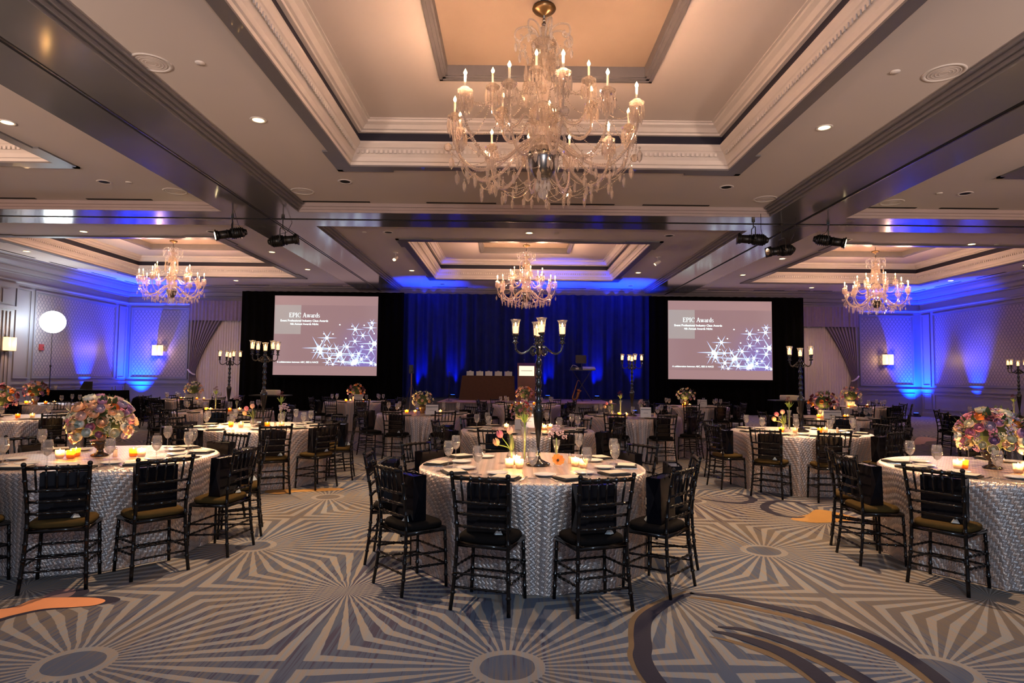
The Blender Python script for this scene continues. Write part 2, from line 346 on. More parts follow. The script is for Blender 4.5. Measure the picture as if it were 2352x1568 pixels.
def coffer(x0, x1, y0, y1):
    b = B(); prof = [(0, CZ), (0, CZ-.03), (.20, CZ-.03), (.20, CZ), (.21, CZ+.05), (.24, CZ+.06), (.26, CZ+.13), (.31, CZ+.20), (.36, CZ+.26), (.38, CZ+.27), (.43, CZ+.33), (.43, CZ+.37),
            (.38, CZ+.37), (.38, CZ+.53), (.44, CZ+.53), (.45, CZ+.56), (.49, CZ+.57), (.54, CZ+.63), (.60, CZ+.66), (.60, CZ+.70), (.64, CZ+.70), (.64, CZ+.72)]
    mi = [1, 1, 1, 0, 0, 0, 0, 0, 0, 0, 0, 0, 2, 0, 0, 0, 0, 0, 0, 0, 0]
    for k in range(len(prof)-1):
        (i0, z0), (i1, z1) = prof[k], prof[k+1]
        p = [(x0+i0, y0+i0, z0), (x1-i0, y0+i0, z0), (x1-i0, y1-i0, z0), (x0+i0, y1-i0, z0), (x0+i1, y0+i1, z1), (x1-i1, y0+i1, z1), (x1-i1, y1-i1, z1), (x0+i1, y1-i1, z1)]
        b.add(p, [(0, 1, 5, 4), (1, 2, 6, 5), (2, 3, 7, 6), (3, 0, 4, 7)], mi[k])
    for sx in (0, 1):       # wider corner returns of the grey border
        for sy in (0, 1):
            X = x0 if sx == 0 else x1; Y = y0 if sy == 0 else y1; dx = -1 if sx == 0 else 1; dy = -1 if sy == 0 else 1
            for a, c in (((0, -.95), (.10, .10)), ((-.95, 0), (.10, .10))):
                xa, xb = sorted((X+dx*a[0], X+dx*c[0])); ya, yb = sorted((Y+dy*a[1], Y+dy*c[1]))
                b.box((xa, ya, CZ-.03), (xb, yb, CZ-.001), 1)
    t = .045                # dentil courses along the lower crown
    for k in range(int((x1-x0-.7)/.085)):
        xx = x0+.35+k*.085
        for yy in (y0+.33, y1-.33-.02): b.box((xx, yy, CZ+.175), (xx+t, yy+.02, CZ+.235))
    for k in range(int((y1-y0-.7)/.085)):
        yy = y0+.35+k*.085
        for xx in (x0+.33, x1-.33-.02): b.box((xx, yy, CZ+.175), (xx+.02, yy+t, CZ+.235))
    zt = CZ+.72; cx, cy, h, hy = (x0+x1)/2, (y0+y1)/2, 1.55, 1.53
    ax, ay, bx, by = cx-h, cy-hy, cx+h, cy+hy
    X = [x0+.6, ax, bx, x1-.6]; Y = [y0+.6, ay, by, y1-.6]
    for i in range(3):
        for j in range(3):
            if (i, j) != (1, 1): b.box((X[i], Y[j], zt), (X[i+1], Y[j+1], zt+.03), 4)
    for k, (o, w, z0, z1) in enumerate(((.09, .05, zt-.045, zt+.02), (.04, .05, zt-.03, zt+.06), (-.01, .03, zt-.01, zt+.16))):
        b.box((ax-o, ay-o, z0), (bx+o, ay-o+w, z1), 1); b.box((ax-o, by+o-w, z0), (bx+o, by+o, z1), 1)
        b.box((ax-o, ay-o, z0), (ax-o+w, by+o, z1), 1); b.box((bx+o-w, ay-o, z0), (bx+o, by+o, z1), 1)
    b.box((ax-.05, ay-.05, zt+.15), (bx+.05, by+.05, zt+.18), 3)
    trim(b, ['plaster_white', 'grey_trim', 'navy_band', 'panel_tan', 'ceiling'])
for i, j in HOLES: coffer(XS[i], XS[i+1], YS[j], YS[j+1])
# dropped beams under the folding-wall tracks
b = B()
for x0, x1 in ((-6.6, -4.85), (5.85, 7.6)):
    b.box((x0, YF, BZ), (x1, 14.06, CZ)); b.box((x0, 15.36, BZ), (x1, 27.25, CZ))
    for s, x in ((-1, x0), (1, x1)):
        for o, z0 in ((.05, BZ+.05), (.10, BZ+.10), (.16, BZ+.155)):
            xa, xb = sorted((x, x+s*o)); b.box((xa, YF, z0), (xb, 13.95, CZ-.001), 1); b.box((xa, 15.4, z0), (xb, 27.2, CZ-.001), 1)
    xm = (x0+x1)/2
    b.box((xm-.025, YF, BZ-.006), (xm+.025, 27.25, BZ+.01), 2); b.box((xm+.03, YF, BZ-.012), (xm+.06, 27.25, BZ+.01), 3)
b.box((XL, 14.06, BZ), (XR, 15.36, CZ)); b.box((XL, 14.64, BZ-.006), (XR, 14.69, BZ+.01), 2); b.box((XL, 14.70, BZ-.012), (XR, 14.73, BZ+.01), 3)
trim(b, ['beam_metal', 'grey_trim', 'slot_black', 'chrome_dark'])
b = B()
for xa, xb in ((XL, -6.6), (-4.85, 5.85), (7.6, XR)):
    for o, z0 in ((0, BZ+.0), (.03, BZ+.06), (.07, BZ+.12)): b.box((xa, 14.06-.02-o, z0), (xb, 14.06, CZ-.001))
    b.box((xa, 15.36, BZ+.04), (xb, 15.44, CZ-.001))
trim(b, 'cornice')
# linear air slots
b = B()
for xa, xb in ((10, 121), (231, 373), (703, 855), (982, 1140), (1253, 1411), (1476, 1631), (1978, 2121), (2178, 2318)):
    p = onZ(xa, 470, CZ); q = onZ(xb, 470, CZ); b.box((p.x, 13.82, CZ-.008), (q.x, 13.90, CZ+.0))
for xa, xb in ((452, 505), (565, 638), (723, 798), (996, 1076), (1265, 1346), (1379, 1455), (1633, 1707), (1743, 1817), (1850, 1880), (1888, 1934)):
    p = onZ(xa, 662, CZ); q = onZ(xb, 662, CZ); b.box((p.x, 26.98, CZ-.008), (q.x, 27.06, CZ))
for ya, yb in ((19.6, 21.2), (21.9, 23.3), (24.1, 25.6), (26.2, 27)):
    b.box((XL+.62, ya, CZ-.008), (XL+.70, yb, CZ)); b.box((XR-.70, ya, CZ-.008), (XR-.62, yb, CZ))
trim(b, 'slot_black')
# wall crowns
def crown(prof, plane, pos, a0, a1, mats, sgn):
    b = B()
    for k in range(len(prof)-1):
        (o0, z0), (o1, z1) = prof[k], prof[k+1]
        if plane == 'Y': b.add([(a0, pos-o0, z0), (a1, pos-o0, z0), (a1, pos-o1, z1), (a0, pos-o1, z1)], [(0, 1, 2, 3)])
        else: b.add([(pos+sgn*o0, a0, z0), (pos+sgn*o0, a1, z0), (pos+sgn*o1, a1, z1), (pos+sgn*o1, a0, z1)], [(0, 1, 2, 3)])
    trim(b, mats)
PC = [(0, 4.50), (.05, 4.50), (.05, 4.56), (.09, 4.60), (.09, 4.64), (.04, 4.66), (.04, 4.86), (.07, 4.88), (.07, 4.92), (.16, 4.96), (.20, 5.05), (.20, 5.09), (.28, 5.12), (.36, 5.22), (.40, 5.30), (.46, 5.32), (.46, 5.36), (.50, 5.40)]
crown(PC, 'X', XL, YF, YB, 'wall_paint', 1); crown(PC, 'X', XR, YF, YB, 'wall_paint', -1)
crown(PC, 'Y', YB, XL, XR, 'wall_paint', 1)
# wall panelling
def frame(b, pl, pos, s, a0, a1, z0, z1, w, d, m=0):
    def bx(p0, p1, q0, q1):
        if pl == 'Y': b.box((p0, pos-d, q0), (p1, pos, q1), m)
        else:
            xa, xb = sorted((pos, pos+s*d)); b.box((xa, p0, q0), (xb, p1, q1), m)
    bx(a0, a1, z0, z0+w); bx(a0, a1, z1-w, z1); bx(a0, a0+w, z0+w, z1-w); bx(a1-w, a1, z0+w, z1-w)
def slab(b, pl, pos, s, a0, a1, z0, z1, d, m=0):
    if pl == 'Y': b.box((a0, pos-d, z0), (a1, pos, z1), m)
    else:
        xa, xb = sorted((pos, pos+s*d)); b.box((xa, a0, z0), (xb, a1, z1), m)
def panels(pl, pos, s, spec, r0, r1):
    b = B()
    for a0, a1, paper in spec:
        z0, z1 = (1.30, 4.42)
        frame(b, pl, pos, s, a0, a1, z0, z1, .06, .05); frame(b, pl, pos, s, a0+.07, a1-.07, z0+.07, z1-.07, .03, .025)
        slab(b, pl, pos, s, a0+.10, a1-.10, z0+.10, z1-.10, .008 if paper else .018, 1 if paper else 0)
        frame(b, pl, pos, s, a0, a1, .32, .98, .035, .03)
    slab(b, pl, pos, s, r0, r1, 1.10, 1.18, .05); slab(b, pl, pos, s, r0, r1, 1.06, 1.10, .03); slab(b, pl, pos, s, r0, r1, 0, .20, .03); slab(b, pl, pos, s, r0, r1, 0, .14, .045)
    trim(b, ['wall_paint', 'wallpaper'])
panels('X', XL, 1, [(26.93, 27.47, 0), (22.15, 26.75, 1), (21.3, 22.0, 0), (14.9, 19.9, 1), (13.9, 14.6, 0), (5, 13, 1)], YF, YB)
panels('X', XR, -1, [(26.93, 27.47, 0), (20.6, 26.75, 1), (19.7, 20.4, 0), (12, 19, 1), (4, 11, 1)], YF, YB)
panels('Y', YB, 1, [(-16.72, -14.18, 1)], XL, -14.05); panels('Y', YB, 1, [(15.38, 17.78, 1)], 15.25, XR)
b = B()                       # fluted pilaster on the left wall
slab(b, 'X', XL, 1, 20.45, 21.18, 0, 4.5, .09); slab(b, 'X', XL, 1, 20.38, 21.25, 0, .30, .13); slab(b, 'X', XL, 1, 20.38, 21.25, 3.62, 3.74, .14); slab(b, 'X', XL, 1, 20.38, 21.25, 4.36, 4.5, .14)
for k in range(4): slab(b, 'X', XL+.09, 1, 20.53+k*.155, 20.60+k*.155, .36, 3.55, .03)
slab(b, 'X', XL+.09, 1, 20.62, 21.0, 3.82, 4.28, .03)
trim(b, 'wall_paint')
# carpet motifs: ribbons and leaf shapes woven into the carpet
mb = B()
def strip(pts, m, z, crop=None):
    P = []
    for px, py, w in pts:
        P.append((onZ(px, py), w))
    L = []; Rr = []
    for i in range(len(P)):
        t = (P[min(i+1, len(P)-1)][0]-P[max(i-1, 0)][0]); t.normalize(); n = Vector((-t.y, t.x, 0))
        L.append(P[i][0]+n*P[i][1]/2); Rr.append(P[i][0]-n*P[i][1]/2)
    v = [(q.x, q.y, z) for q in L]+[(q.x, q.y, z) for q in Rr]; k = len(L)
    mb.add(v, [(i, i+1, k+i+1, k+i) for i in range(k-1)], m)
def smooth_px(pts, n=5):
    out = []
    for i in range(len(pts)-1):
        p0, p1, p2, p3 = pts[max(i-1, 0)], pts[i], pts[i+1], pts[min(i+2, len(pts)-1)]
        for j in range(n):
            t = j/n; out.append(tuple(.5*((2*b_)+(-a_+c_)*t+(2*a_-5*b_+4*c_-d_)*t*t+(-a_+3*b_-3*c_+d_)*t**3) for a_, b_, c_, d_ in zip(p0, p1, p2, p3)))
    return out+[pts[-1]]
def cr(ox, oy, s, pts): return [(ox+p[0]/s, oy+p[1]/s)+tuple(p[2:]) for p in pts]
c1 = cr(1552, 1200, 2.94, [(95, 478, .03), (330, 505, .07), (560, 553, .075), (800, 605, .08), (1000, 660, .085), (1200, 725, .085), (1400, 810, .085), (1600, 930, .085), (1760, 1050, .085), (1900, 1180, .08)])
strip(smooth_px(c1), 0, .003); strip(smooth_px([(x-2, y+9+i*1.1, w*.75) for i, (x, y, w) in enumerate(c1)]), 1, .0015)
c2 = cr(800, 1340, 2.94, [(2330, 62, .03), (2200, 112, .06), (2080, 175, .09), (2000, 250, .10), (1985, 340, .10), (1992, 430, .10), (1985, 500, .10), (2030, 600, .10), (2120, 720, .10)])
strip(smooth_px(c2), 0, .003); strip(smooth_px([(x-17, y-3, w*.8) for x, y, w in c2]), 1, .0015)
c3 = cr(1552, 1200, 2.94, [(285, 705, .02), (430, 720, .05), (620, 765, .07), (850, 850, .08), (1030, 930, .085), (1200, 1020, .085), (1330, 1100, .085)])
strip(smooth_px(c3), 0, .003); strip(smooth_px([(x-4, y+12, w*.6) for x, y, w in c3]), 1, .0015)
c4 = cr(1552, 1200, 2.94, [(245, 732, .015), (380, 760, .06), (560, 815, .09), (720, 880, .10), (860, 960, .105), (980, 1050, .10), (1060, 1130, .10)])
strip(smooth_px(c4), 0, .0032); strip(smooth_px([(x-6, y+13, w*.6) for x, y, w in c4]), 1, .0017)
def blob(pts, m, z):
    v = [onZ(*p) for p in pts]; mb.add([(q.x, q.y, z) for q in v], [tuple(range(len(v)))], m)
def blobs(pts, m, z):
    q = [(a, b_) for a, b_ in pts]; n = 4; out = []
    for i in range(len(q)):
        p0, p1, p2, p3 = q[i-1], q[i], q[(i+1) % len(q)], q[(i+2) % len(q)]
        for j in range(n):
            t = j/n; out.append(tuple(.5*((2*b_)+(-a_+c_)*t+(2*a_-5*b_+4*c_-d_)*t*t+(-a_+3*b_-3*c_+d_)*t**3) for a_, b_, c_, d_ in zip(p0, p1, p2, p3)))
    blob(out, m, z)
blobs(cr(0, 1340, 2.94, [(-200, 230), (-60, 185), (100, 160), (240, 105), (440, 96), (640, 98), (712, 118), (640, 148), (480, 162), (300, 172), (130, 205), (-40, 250), (-220, 300)]), 2, .003)
blobs(cr(0, 1340, 2.94, [(-160, 235), (0, 190), (230, 120), (660, 85), (810, 100), (760, 130), (560, 158), (300, 182), (100, 225), (-120, 290)]), 0, .0015)
blobs(cr(0, 1340, 2.94, [(290, 95), (350, 55), (430, 36), (500, 38), (508, 60), (460, 92), (380, 100)]), 3, .002)
blobs(cr(0, 1340, 2.94, [(450, 100), (470, 70), (520, 38), (580, 30), (604, 48), (580, 72), (520, 92)]), 0, .0015)
blobs(cr(0, 840, 2.8, [(1700, 812), (1760, 790), (1900, 795), (2150, 785), (2210, 795), (2100, 805), (1900, 812), (1800, 826)]), 4, .002)
blobs(cr(1552, 840, 2.8, [(740, 985), (850, 955), (900, 925), (1000, 935), (1120, 965), (1180, 985), (1100, 1000), (900, 1010)]), 4, .002)
strip(smooth_px(cr(1552, 840, 2.8, [(870, 912, .03), (790, 880, .07), (690, 868, .08), (610, 878, .1), (570, 905, .1), (600, 935, .1), (680, 962, .09), (770, 975, .07), (830, 970, .03)])), 0, .0022)
strip(smooth_px(cr(1552, 840, 2.8, [(380, 820, .03), (450, 835, .08), (500, 860, .1), (450, 880, .1), (350, 880, .08), (160, 855, .04)])), 0, .0022)
blobs(cr(1950, 820, 7.84, [(1180, 1500), (1250, 1440), (1400, 1440), (1600, 1480), (1560, 1510), (1400, 1520), (1350, 1560), (1150, 1575)]), 5, .002)
blobs(cr(200, 820, 7.84, [(560, 1180), (660, 1080), (850, 1085), (980, 1105), (930, 1150), (760, 1180), (640, 1230)]), 6, .002)
trim(mb, ['carpet_navy', 'carpet_gold', 'carpet_orange', 'carpet_mauve', 'carpet_ochre', 'carpet_pink', 'carpet_grey'])

# ---------------------------------------------------------------- ceiling fittings
def fit_label(x, y):
    if y < 3+11: return ('near ceiling bay, ' + ('left' if x < -4.85 else 'right' if x > 5.85 else 'centre'))
    return ('far ceiling bay, ' + ('left' if x < -4.85 else 'right' if x > 5.85 else 'centre'))
b = B(); b.lathe_open([(.085, 0), (.085, -.006), (.115, -.012), (.125, -.004), (.125, 0)], 24)
dl = thing('downlight', 'lit round recessed downlight', 'downlight'); b.done('trim_ring', 'plaster_white', dl, True)
B().lathe([(.0001, -.004), (.088, -.004), (.088, -.001), (.0001, -.001)], 24).done('lit_lens', 'lamp_warm', dl)
PDL = Proto(dl)
where = ['left of the large coffer beside the main chandelier', 'right of the large coffer beside the main chandelier', 'inside the large coffer at the top right edge of the picture', 'inside the large coffer at the top edge of the picture',
         'near left bay beside the wide beam', 'far left bay in front of the coffer', 'far left bay close to the left wall', 'far centre bay in front of the coffer', 'far right bay in front of the coffer', 'far left bay, nearer one along the beam',
         'far left bay, farther one along the beam', 'far centre bay left of the coffer', 'far centre bay right of the coffer', 'far right bay, nearer one along the beam', 'far right bay, farther one along the beam',
         'far left bay behind the left chandelier', 'far right bay at the blue lit wall', 'far right bay behind the coffer', 'far right bay at the right edge of the picture']
for d, wv in zip(DOWN, where): PDL.put((d[0], d[1], 6.12 if len(d) > 2 else CZ), 0, 'lit round downlight, '+wv, 'recessed downlights')
dk = thing('downlight', 'dark round recessed downlight', 'downlight'); b = B(); b.lathe_open([(.10, 0), (.10, -.006), (.135, -.012), (.145, -.003), (.145, 0)], 24); b.done('trim_ring', 'plaster_white', dk, True)
B().lathe([(.0001, -.005), (.102, -.005), (.102, -.001), (.0001, -.001)], 24).done('dark_baffle', 'slot_black', dk)
PDK = Proto(dk)
for (x, y), wv in zip(((-8.32, 12.6), (-3.36, 12.4), (4.34, 12.5), (9.37, 12.75), (-8.2, 16.95), (-3.35, 16.8), (4.28, 16.85), (9.25, 17.1), (-6.75, 25.9), (-2.9, 26.2), (5.0, 26.1), (7.9, 26.4)),
                    ('near left bay', 'left of centre in the near bay', 'right of centre in the near bay', 'near right bay', 'above the left stage light', 'far centre bay left front', 'far centre bay right front', 'above the right stage light',
                     'above the left screen', 'blue lit ceiling left of centre', 'blue lit ceiling right of centre', 'above the right screen')):
    PDK.put((x, y, CZ), 0, 'unlit dark round downlight, '+wv, 'unlit downlights')
sp = thing('ceiling_speaker', 'round flush ceiling speaker', 'speaker'); B().lathe_open([(.20, 0), (.20, -.008), (.235, -.012), (.245, 0)], 28).done('rim', 'plaster_white', sp, True)
b = B(); b.lathe([(.0001, -.006), (.2, -.004), (.2, -.001), (.0001, -.001)], 28)
for rr in (.05, .09, .13, .17): b.lathe_open([(rr, -.006), (rr+.008, -.009), (rr+.016, -.006)], 28)
b.done('grille', 'ceiling', sp); PSP = Proto(sp)
for (x, y), wv in zip(((-4.55, 7.67), (5.44, 7.7), (-4.45, 13.1), (-7.2, 13.2), (5.45, 13.3), (8.28, 13.45), (-1.8, 6.6)), ('near bay by the left beam', 'near bay by the right beam', 'right of the left beam end', 'left of the left beam end', 'left of the right beam end', 'right of the right beam end', 'inside the large coffer')):
    PSP.put((x, y, CZ if wv[0] != 'i' else 6.12), 0, 'round white ceiling speaker, '+wv, 'ceiling speakers')
sd = thing('sprinkler_head', 'small round sprinkler cover', 'sprinkler'); B().lathe([(.0001, -.02), (.05, -.018), (.058, -.008), (.058, 0), (.0001, 0)], 18).done('cover', 'plaster_white', sd, True); PSD = Proto(sd)
for (x, y), wv in zip(((-3.93, 7.65), (4.81, 7.68), (-7.82, 12.59), (8.83, 12.74), (-11.0, 17.1), (1.2, 16.7), (13.7, 17.5), (-4.0, 16.8)), ('near bay left of the large coffer', 'near bay right of the large coffer', 'near left bay by the dark downlight', 'near right bay by the dark downlight', 'far left bay', 'far centre bay', 'far right bay', 'far bay by the left beam')):
    PSD.put((x, y, CZ), 0, 'small white sprinkler cover, '+wv, 'sprinkler covers')
# small white accent spots
ac = thing('accent_spotlight', 'small white adjustable spotlight', 'spotlight'); b = B(); b.lathe([(.0001, -.02), (.07, -.02), (.08, 0), (.0001, 0)], 16); b.cyl((0, 0, -.02), (0, 0, -.14), .008); b.done('mount', 'plaster_white', ac, True)
b = B(); b.cyl((-.05, -.05, -.13), (.05, .07, -.24), .045, .06, 14); b.done('lamp_head', 'plaster_white', ac, True)
b = B(); b.cyl((.052, .072, -.242), (.054, .075, -.246), .05, .05, 14); b.done('lit_face', 'lamp_warm', ac); PAC = Proto(ac)
PAC.put((-3.66, 19.6, CZ), R(200), 'small white spotlight under the far centre ceiling, left one', 'accent spots')
PAC.put((4.68, 19.85, CZ), R(120), 'small white spotlight under the far centre ceiling, right one', 'accent spots')

# theatrical fixtures on the beam crossing
def leko(name_label, x, y, z, rz, tilt, lit, top=BZ):
    t = thing('stage_light', name_label, 'stage light', (x, y, z), rz, 'clamped stage lights')
    rot = (tilt, 0, 0)
    b = B(); b.cyl((0, -.02, 0), (0, .26, 0), .125, .11, 18); b.cyl((0, .26, 0), (0, .33, 0), .09, .06, 14)
    for k in range(5): b.cyl((0, .02+k*.045, 0), (0, .035+k*.045, 0), .135, .135, 18)
    b.done('lamp_housing', 'fixture_black', t, True, rot=rot)
    b = B(); b.cyl((0, -.30, 0), (0, -.02, 0), .095, .10, 16); b.cyl((0, -.33, 0), (0, -.29, 0), .115, .115, 16); b.box((-.115, -.36, -.115), (.115, -.335, .115)); b.cyl((0, -.10, 0), (0, -.08, 0), .112, .112, 16)
    b.done('lens_tube', 'fixture_black', t, True, rot=rot)
    B().cyl((0, -.362, 0), (0, -.366, 0), .085, .085, 16).done('lens', 'lens_lit' if lit else 'smoked_glass', t, rot=rot)
    b = B(); b.tube([(-.15, 0, 0), (-.15, 0, .24), (-.11, 0, .28), (.11, 0, .28), (.15, 0, .24), (.15, 0, 0)], .012, 6); b.cyl((-.17, 0, 0), (-.12, 0, 0), .03); b.cyl((.12, 0, 0), (.17, 0, 0), .03)
    b.done('yoke', 'fixture_black', t)
    b = B(); b.cyl((0, 0, .28), (0, 0, top-z), .012); b.box((-.03, -.03, top-z-.06), (.03, .03, top-z)); b.done('clamp', 'fixture_black', t)
    b = B(); b.tube([(.05, .2, .05), (.1, .15, .16), (.22, .1, .22), (.4, .05, .30), (.55, 0, top-z)], .006, 5); b.done('cable', 'fixture_black', t)
leko('black stage light with lit lens under the left beam crossing', -6.52, 14.45, 4.78, R(-62), R(14), True)
leko('black stage light seen from the side, right of the left crossing', -5.36, 14.5, 4.64, R(88), R(-6), False)
leko('black stage light left of the right beam crossing', 5.58, 14.3, 4.74, R(-95), R(-4), False)
leko('black stage light hanging lowest at the right beam crossing', 6.36, 14.6, 4.55, R(-80), R(8), False)
leko('black stage light with lit lens right of the right crossing', 7.39, 14.45, 4.76, R(62), R(14), True)

# ---------------------------------------------------------------- drapes, curtains
def pleat(name, x0, x1, y, z0, z1, mat, label, per=.22, amp=.05, cat='drape', seed=0, kids=None):
    rnd = random.Random(seed); n = max(8, int((x1-x0)/per*8)); b = B(); ph = [rnd.uniform(.7, 1.35) for _ in range(40)]
    for j in range(5):
        z = z0+(z1-z0)*j/4
        for i in range(n+1):
            x = x0+(x1-x0)*i/n; t = (x-x0)/per*2*PI
            a = amp*(1.0-.25*j/4)*ph[int((x-x0)/per) % 40]
            b.v.append((x, y+a*sin(t)+.35*amp*sin(t*.37+1+seed), z))
    for j in range(4):
        for i in range(n): b.f.append((j*(n+1)+i, j*(n+1)+i+1, (j+1)*(n+1)+i+1, (j+1)*(n+1)+i)); b.mi.append(0)
    o = b.done(name, mat, None, True); tag(o, label, cat); return o
pleat('velvet_drape', -4.75, 6.1, 27.15, .62, 5.12, 'drape_navy', 'tall navy velvet drape lit blue behind the stage', .42, .10, seed=1)
pleat('black_drape', -11.62, -4.62, 26.95, .0, 5.12, 'drape_black', 'black pipe and drape behind the left screen', .35, .05, seed=2)
pleat('black_drape', 5.95, 12.65, 26.95, .0, 5.08, 'drape_black', 'black pipe and drape behind the right screen', .35, .05, seed=3)
def window_dress(s, xa, xb, side, labels):
    # xa = edge next to the black drape, xb = outer edge by the wall panel
    lo, hi = min(xa, xb), max(xa, xb)
    pleat('sheer_curtain', lo, hi, 27.42, .0, 4.1, 'sheer', labels[0], .11, .025, 'curtain', seed=5+s)
    o = pleat('valance', lo, hi, 27.19, 3.85, 4.72, 'valance', labels[1], .16, .018, 'valance', seed=7+s)
    t = thing('swag_curtain', labels[2], 'curtain', (xb, 27.32, 0)); d = 1 if xa > xb else -1
    b = B(); b.uv = []; n = 60; prof = []
    K = 24
    for j in range(K+1):
        z = 3.95*(1-j/K)
        if z > 1.55: q = (z-1.55)/(3.95-1.55); w = .28+1.15*q**1.35
        else: w = .28+.16*min(1, (1.55-z)/.6)
        for i in range(n+1):
            f = i/n; b.v.append((d*(.02+w*f), -.03*sin(f*PI*2*9)*(.6+.4*min(1, w)), z)); b.uv.append((f*1.0, z))
    for j in range(K):
        for i in range(n): b.f.append((j*(n+1)+i, j*(n+1)+i+1, (j+1)*(n+1)+i+1, (j+1)*(n+1)+i)); b.mi.append(0)
    b.done('panel', 'striped_silk', t, True)
    b = B(); b.tube([(0, -.06, 1.72), (d*.12, -.09, 1.60), (d*.24, -.09, 1.52), (d*.33, -.06, 1.50)], .035, 8); b.done('tieback', 'sheer', t, True)
window_dress(0, -11.6, -14.0, -1, ('pale sheer curtain left of the left black drape', 'gathered lavender valance over the left window', 'striped swag curtain tied back at the left window'))
window_dress(1, 12.6, 15.15, 1, ('pale sheer curtain right of the right black drape', 'gathered lavender valance over the right window', 'striped swag curtain tied back at the right window'))

# ---------------------------------------------------------------- projection screens
g = G('slide'); tc = g.new('ShaderNodeTexCoord'); sx, sy, sz = g.sep(tc.outputs['Generated'])
r_ = g.M('MULTIPLY', g.ramp(sx, .50, 1.0), g.ramp(g.M('SUBTRACT', .85, sz), .0, .75))
colr = g.mix(r_, (.34, .20, .21), (.22, .17, .62))
edge = g.mix(g.ramp(g.M('ABSOLUTE', g.M('SUBTRACT', sx, .5)), .30, .52), colr, (.40, .26, .27))
g.set(col=(.05, .05, .05), rough=.8, ecol=g.mix(.4, colr, edge), estr=.58); MAT['slide'] = g.m
emat('screen_cloth', (.38, .225, .23), .60); emat('slide_pale', (.42, .36, .35), .58); emat('star_white', (.80, .93, 1.0), 1.5); emat('star_ray', (.50, .62, 1.0), .95); emat('text_white', (.85, 1.0, .98), 1.0)
def text_mesh(name, s, size, mat, parent, loc, rot=(PI/2, 0, 0), offset=.0, align='CENTER', shear=0):
    cu = bpy.data.curves.new(name, 'FONT'); cu.body = s; cu.size = size; cu.align_x = align; cu.offset = offset; cu.resolution_u = 3; cu.shear = shear
    o = bpy.data.objects.new(name, cu); C.objects.link(o); dg = bpy.context.evaluated_depsgraph_get(); me = bpy.data.meshes.new_from_object(o.evaluated_get(dg))
    bpy.data.objects.remove(o); me.materials.clear(); me.materials.append(MAT[mat]); o = bpy.data.objects.new(name, me); C.objects.link(o); o.parent = parent; o.location = loc; o.rotation_euler = rot; return o
STARS = [(710, 412, 0), (820, 425, 0), (850, 452, 2), (930, 415, 0), (1000, 392, 1), (993, 437, 2), (1022, 488, 0), (920, 508, 1.5), (838, 500, 0), (850, 560, 1.5), (768, 535, 0), (596, 532, 2.2), (568, 495, 0), (650, 497, 0), (552, 560, 0),
         (580, 597, 0), (525, 625, 4), (480, 648, 0), (540, 665, 2.2), (622, 630, 1.5), (685, 625, 1), (748, 597, 0), (780, 612, 2), (718, 675, 4), (832, 688, 1.6), (885, 672, 1.6), (915, 608, .5), (998, 635, 2), (1025, 580, 4), (985, 565, 0),
         (540, 705, 0), (625, 718, 2.2), (605, 755, 1), (655, 770, 1), (745, 745, 2.2), (705, 740, 0), (850, 750, 5), (912, 720, 1.6), (958, 700, .8), (1000, 755, 2.2), (1040, 770, 1), (870, 735, 2), (830, 765, 2), (545, 640, 2), (700, 690, 2)]
# classic lettering for the slide title: strokes with slab serifs, drawn as mesh on a 1-unit cap height
def seg(b, x0, z0, x1, z1, w):
    d = Vector((x1-x0, 0, z1-z0)); n = Vector((-d.z, 0, d.x)).normalized()*w/2
    b.add([(x0+n.x, 0, z0+n.z), (x0-n.x, 0, z0-n.z), (x1-n.x, 0, z1-n.z), (x1+n.x, 0, z1+n.z)], [(0, 1, 2, 3)])
def arc(b, cx, cz, rx, rz, a0, a1, w0, w1, n=14):
    v = []
    for i in range(n+1):
        a = R(a0+(a1-a0)*i/n); w = w0+(w1-w0)*abs(cos(a)); 
        v += [(cx+(rx+w/2)*cos(a), 0, cz+(rz+w0/2)*sin(a)), (cx+(rx-w/2)*cos(a), 0, cz+(rz-w0/2)*sin(a))]
    b.add(v, [(2*i, 2*i+1, 2*i+3, 2*i+2) for i in range(n)])
TK, TN = .15, .06
def gl_E(b, x):
    seg(b, x+.13, 0, x+.13, 1, TK)
    for z, l in ((.03, .62), (.97, .58), (.52, .42)): seg(b, x+.0 if z != .52 else x+.1, z, x+l, z, TN)
    seg(b, x+.60, 0, x+.60, .22, .05); seg(b, x+.56, .80, x+.56, 1, .05); seg(b, x+.42, .42, x+.42, .62, .05); return .74
def gl_P(b, x): seg(b, x+.13, 0, x+.13, 1, TK); seg(b, x, .03, x+.28, .03, TN); seg(b, x, .97, x+.34, .97, TN); seg(b, x+.1, .47, x+.34, .47, TN); arc(b, x+.34, .72, .22, .25, -90, 90, .05, .15); return .70
def gl_I(b, x): seg(b, x+.15, 0, x+.15, 1, TK); seg(b, x, .03, x+.30, .03, TN); seg(b, x, .97, x+.30, .97, TN); return .40
def gl_C(b, x): arc(b, x+.43, .5, .36, .48, 48, 312, .05, .15, 20); seg(b, x+.70, .70, x+.70, .98, .06); return .84
def gl_A(b, x): seg(b, x+.10, 0, x+.40, 1, .06); seg(b, x+.42, 1, x+.72, 0, TK); seg(b, x+.2, .33, x+.62, .33, TN); seg(b, x, .03, x+.22, .03, TN); seg(b, x+.58, .03, x+.86, .03, TN); return .88
def gl_w(b, x):
    for k, w in ((.08, .13), (.26, .05), (.40, .13), (.58, .05)):
        up = w < .1; seg(b, x+k+(.0 if not up else .02), 0 if up else .64, x+k+.18, .64 if up else 0, w)
    for k in (.0, .33, .68): seg(b, x+k, .63, x+k+.18, .63, .05)
    return .86
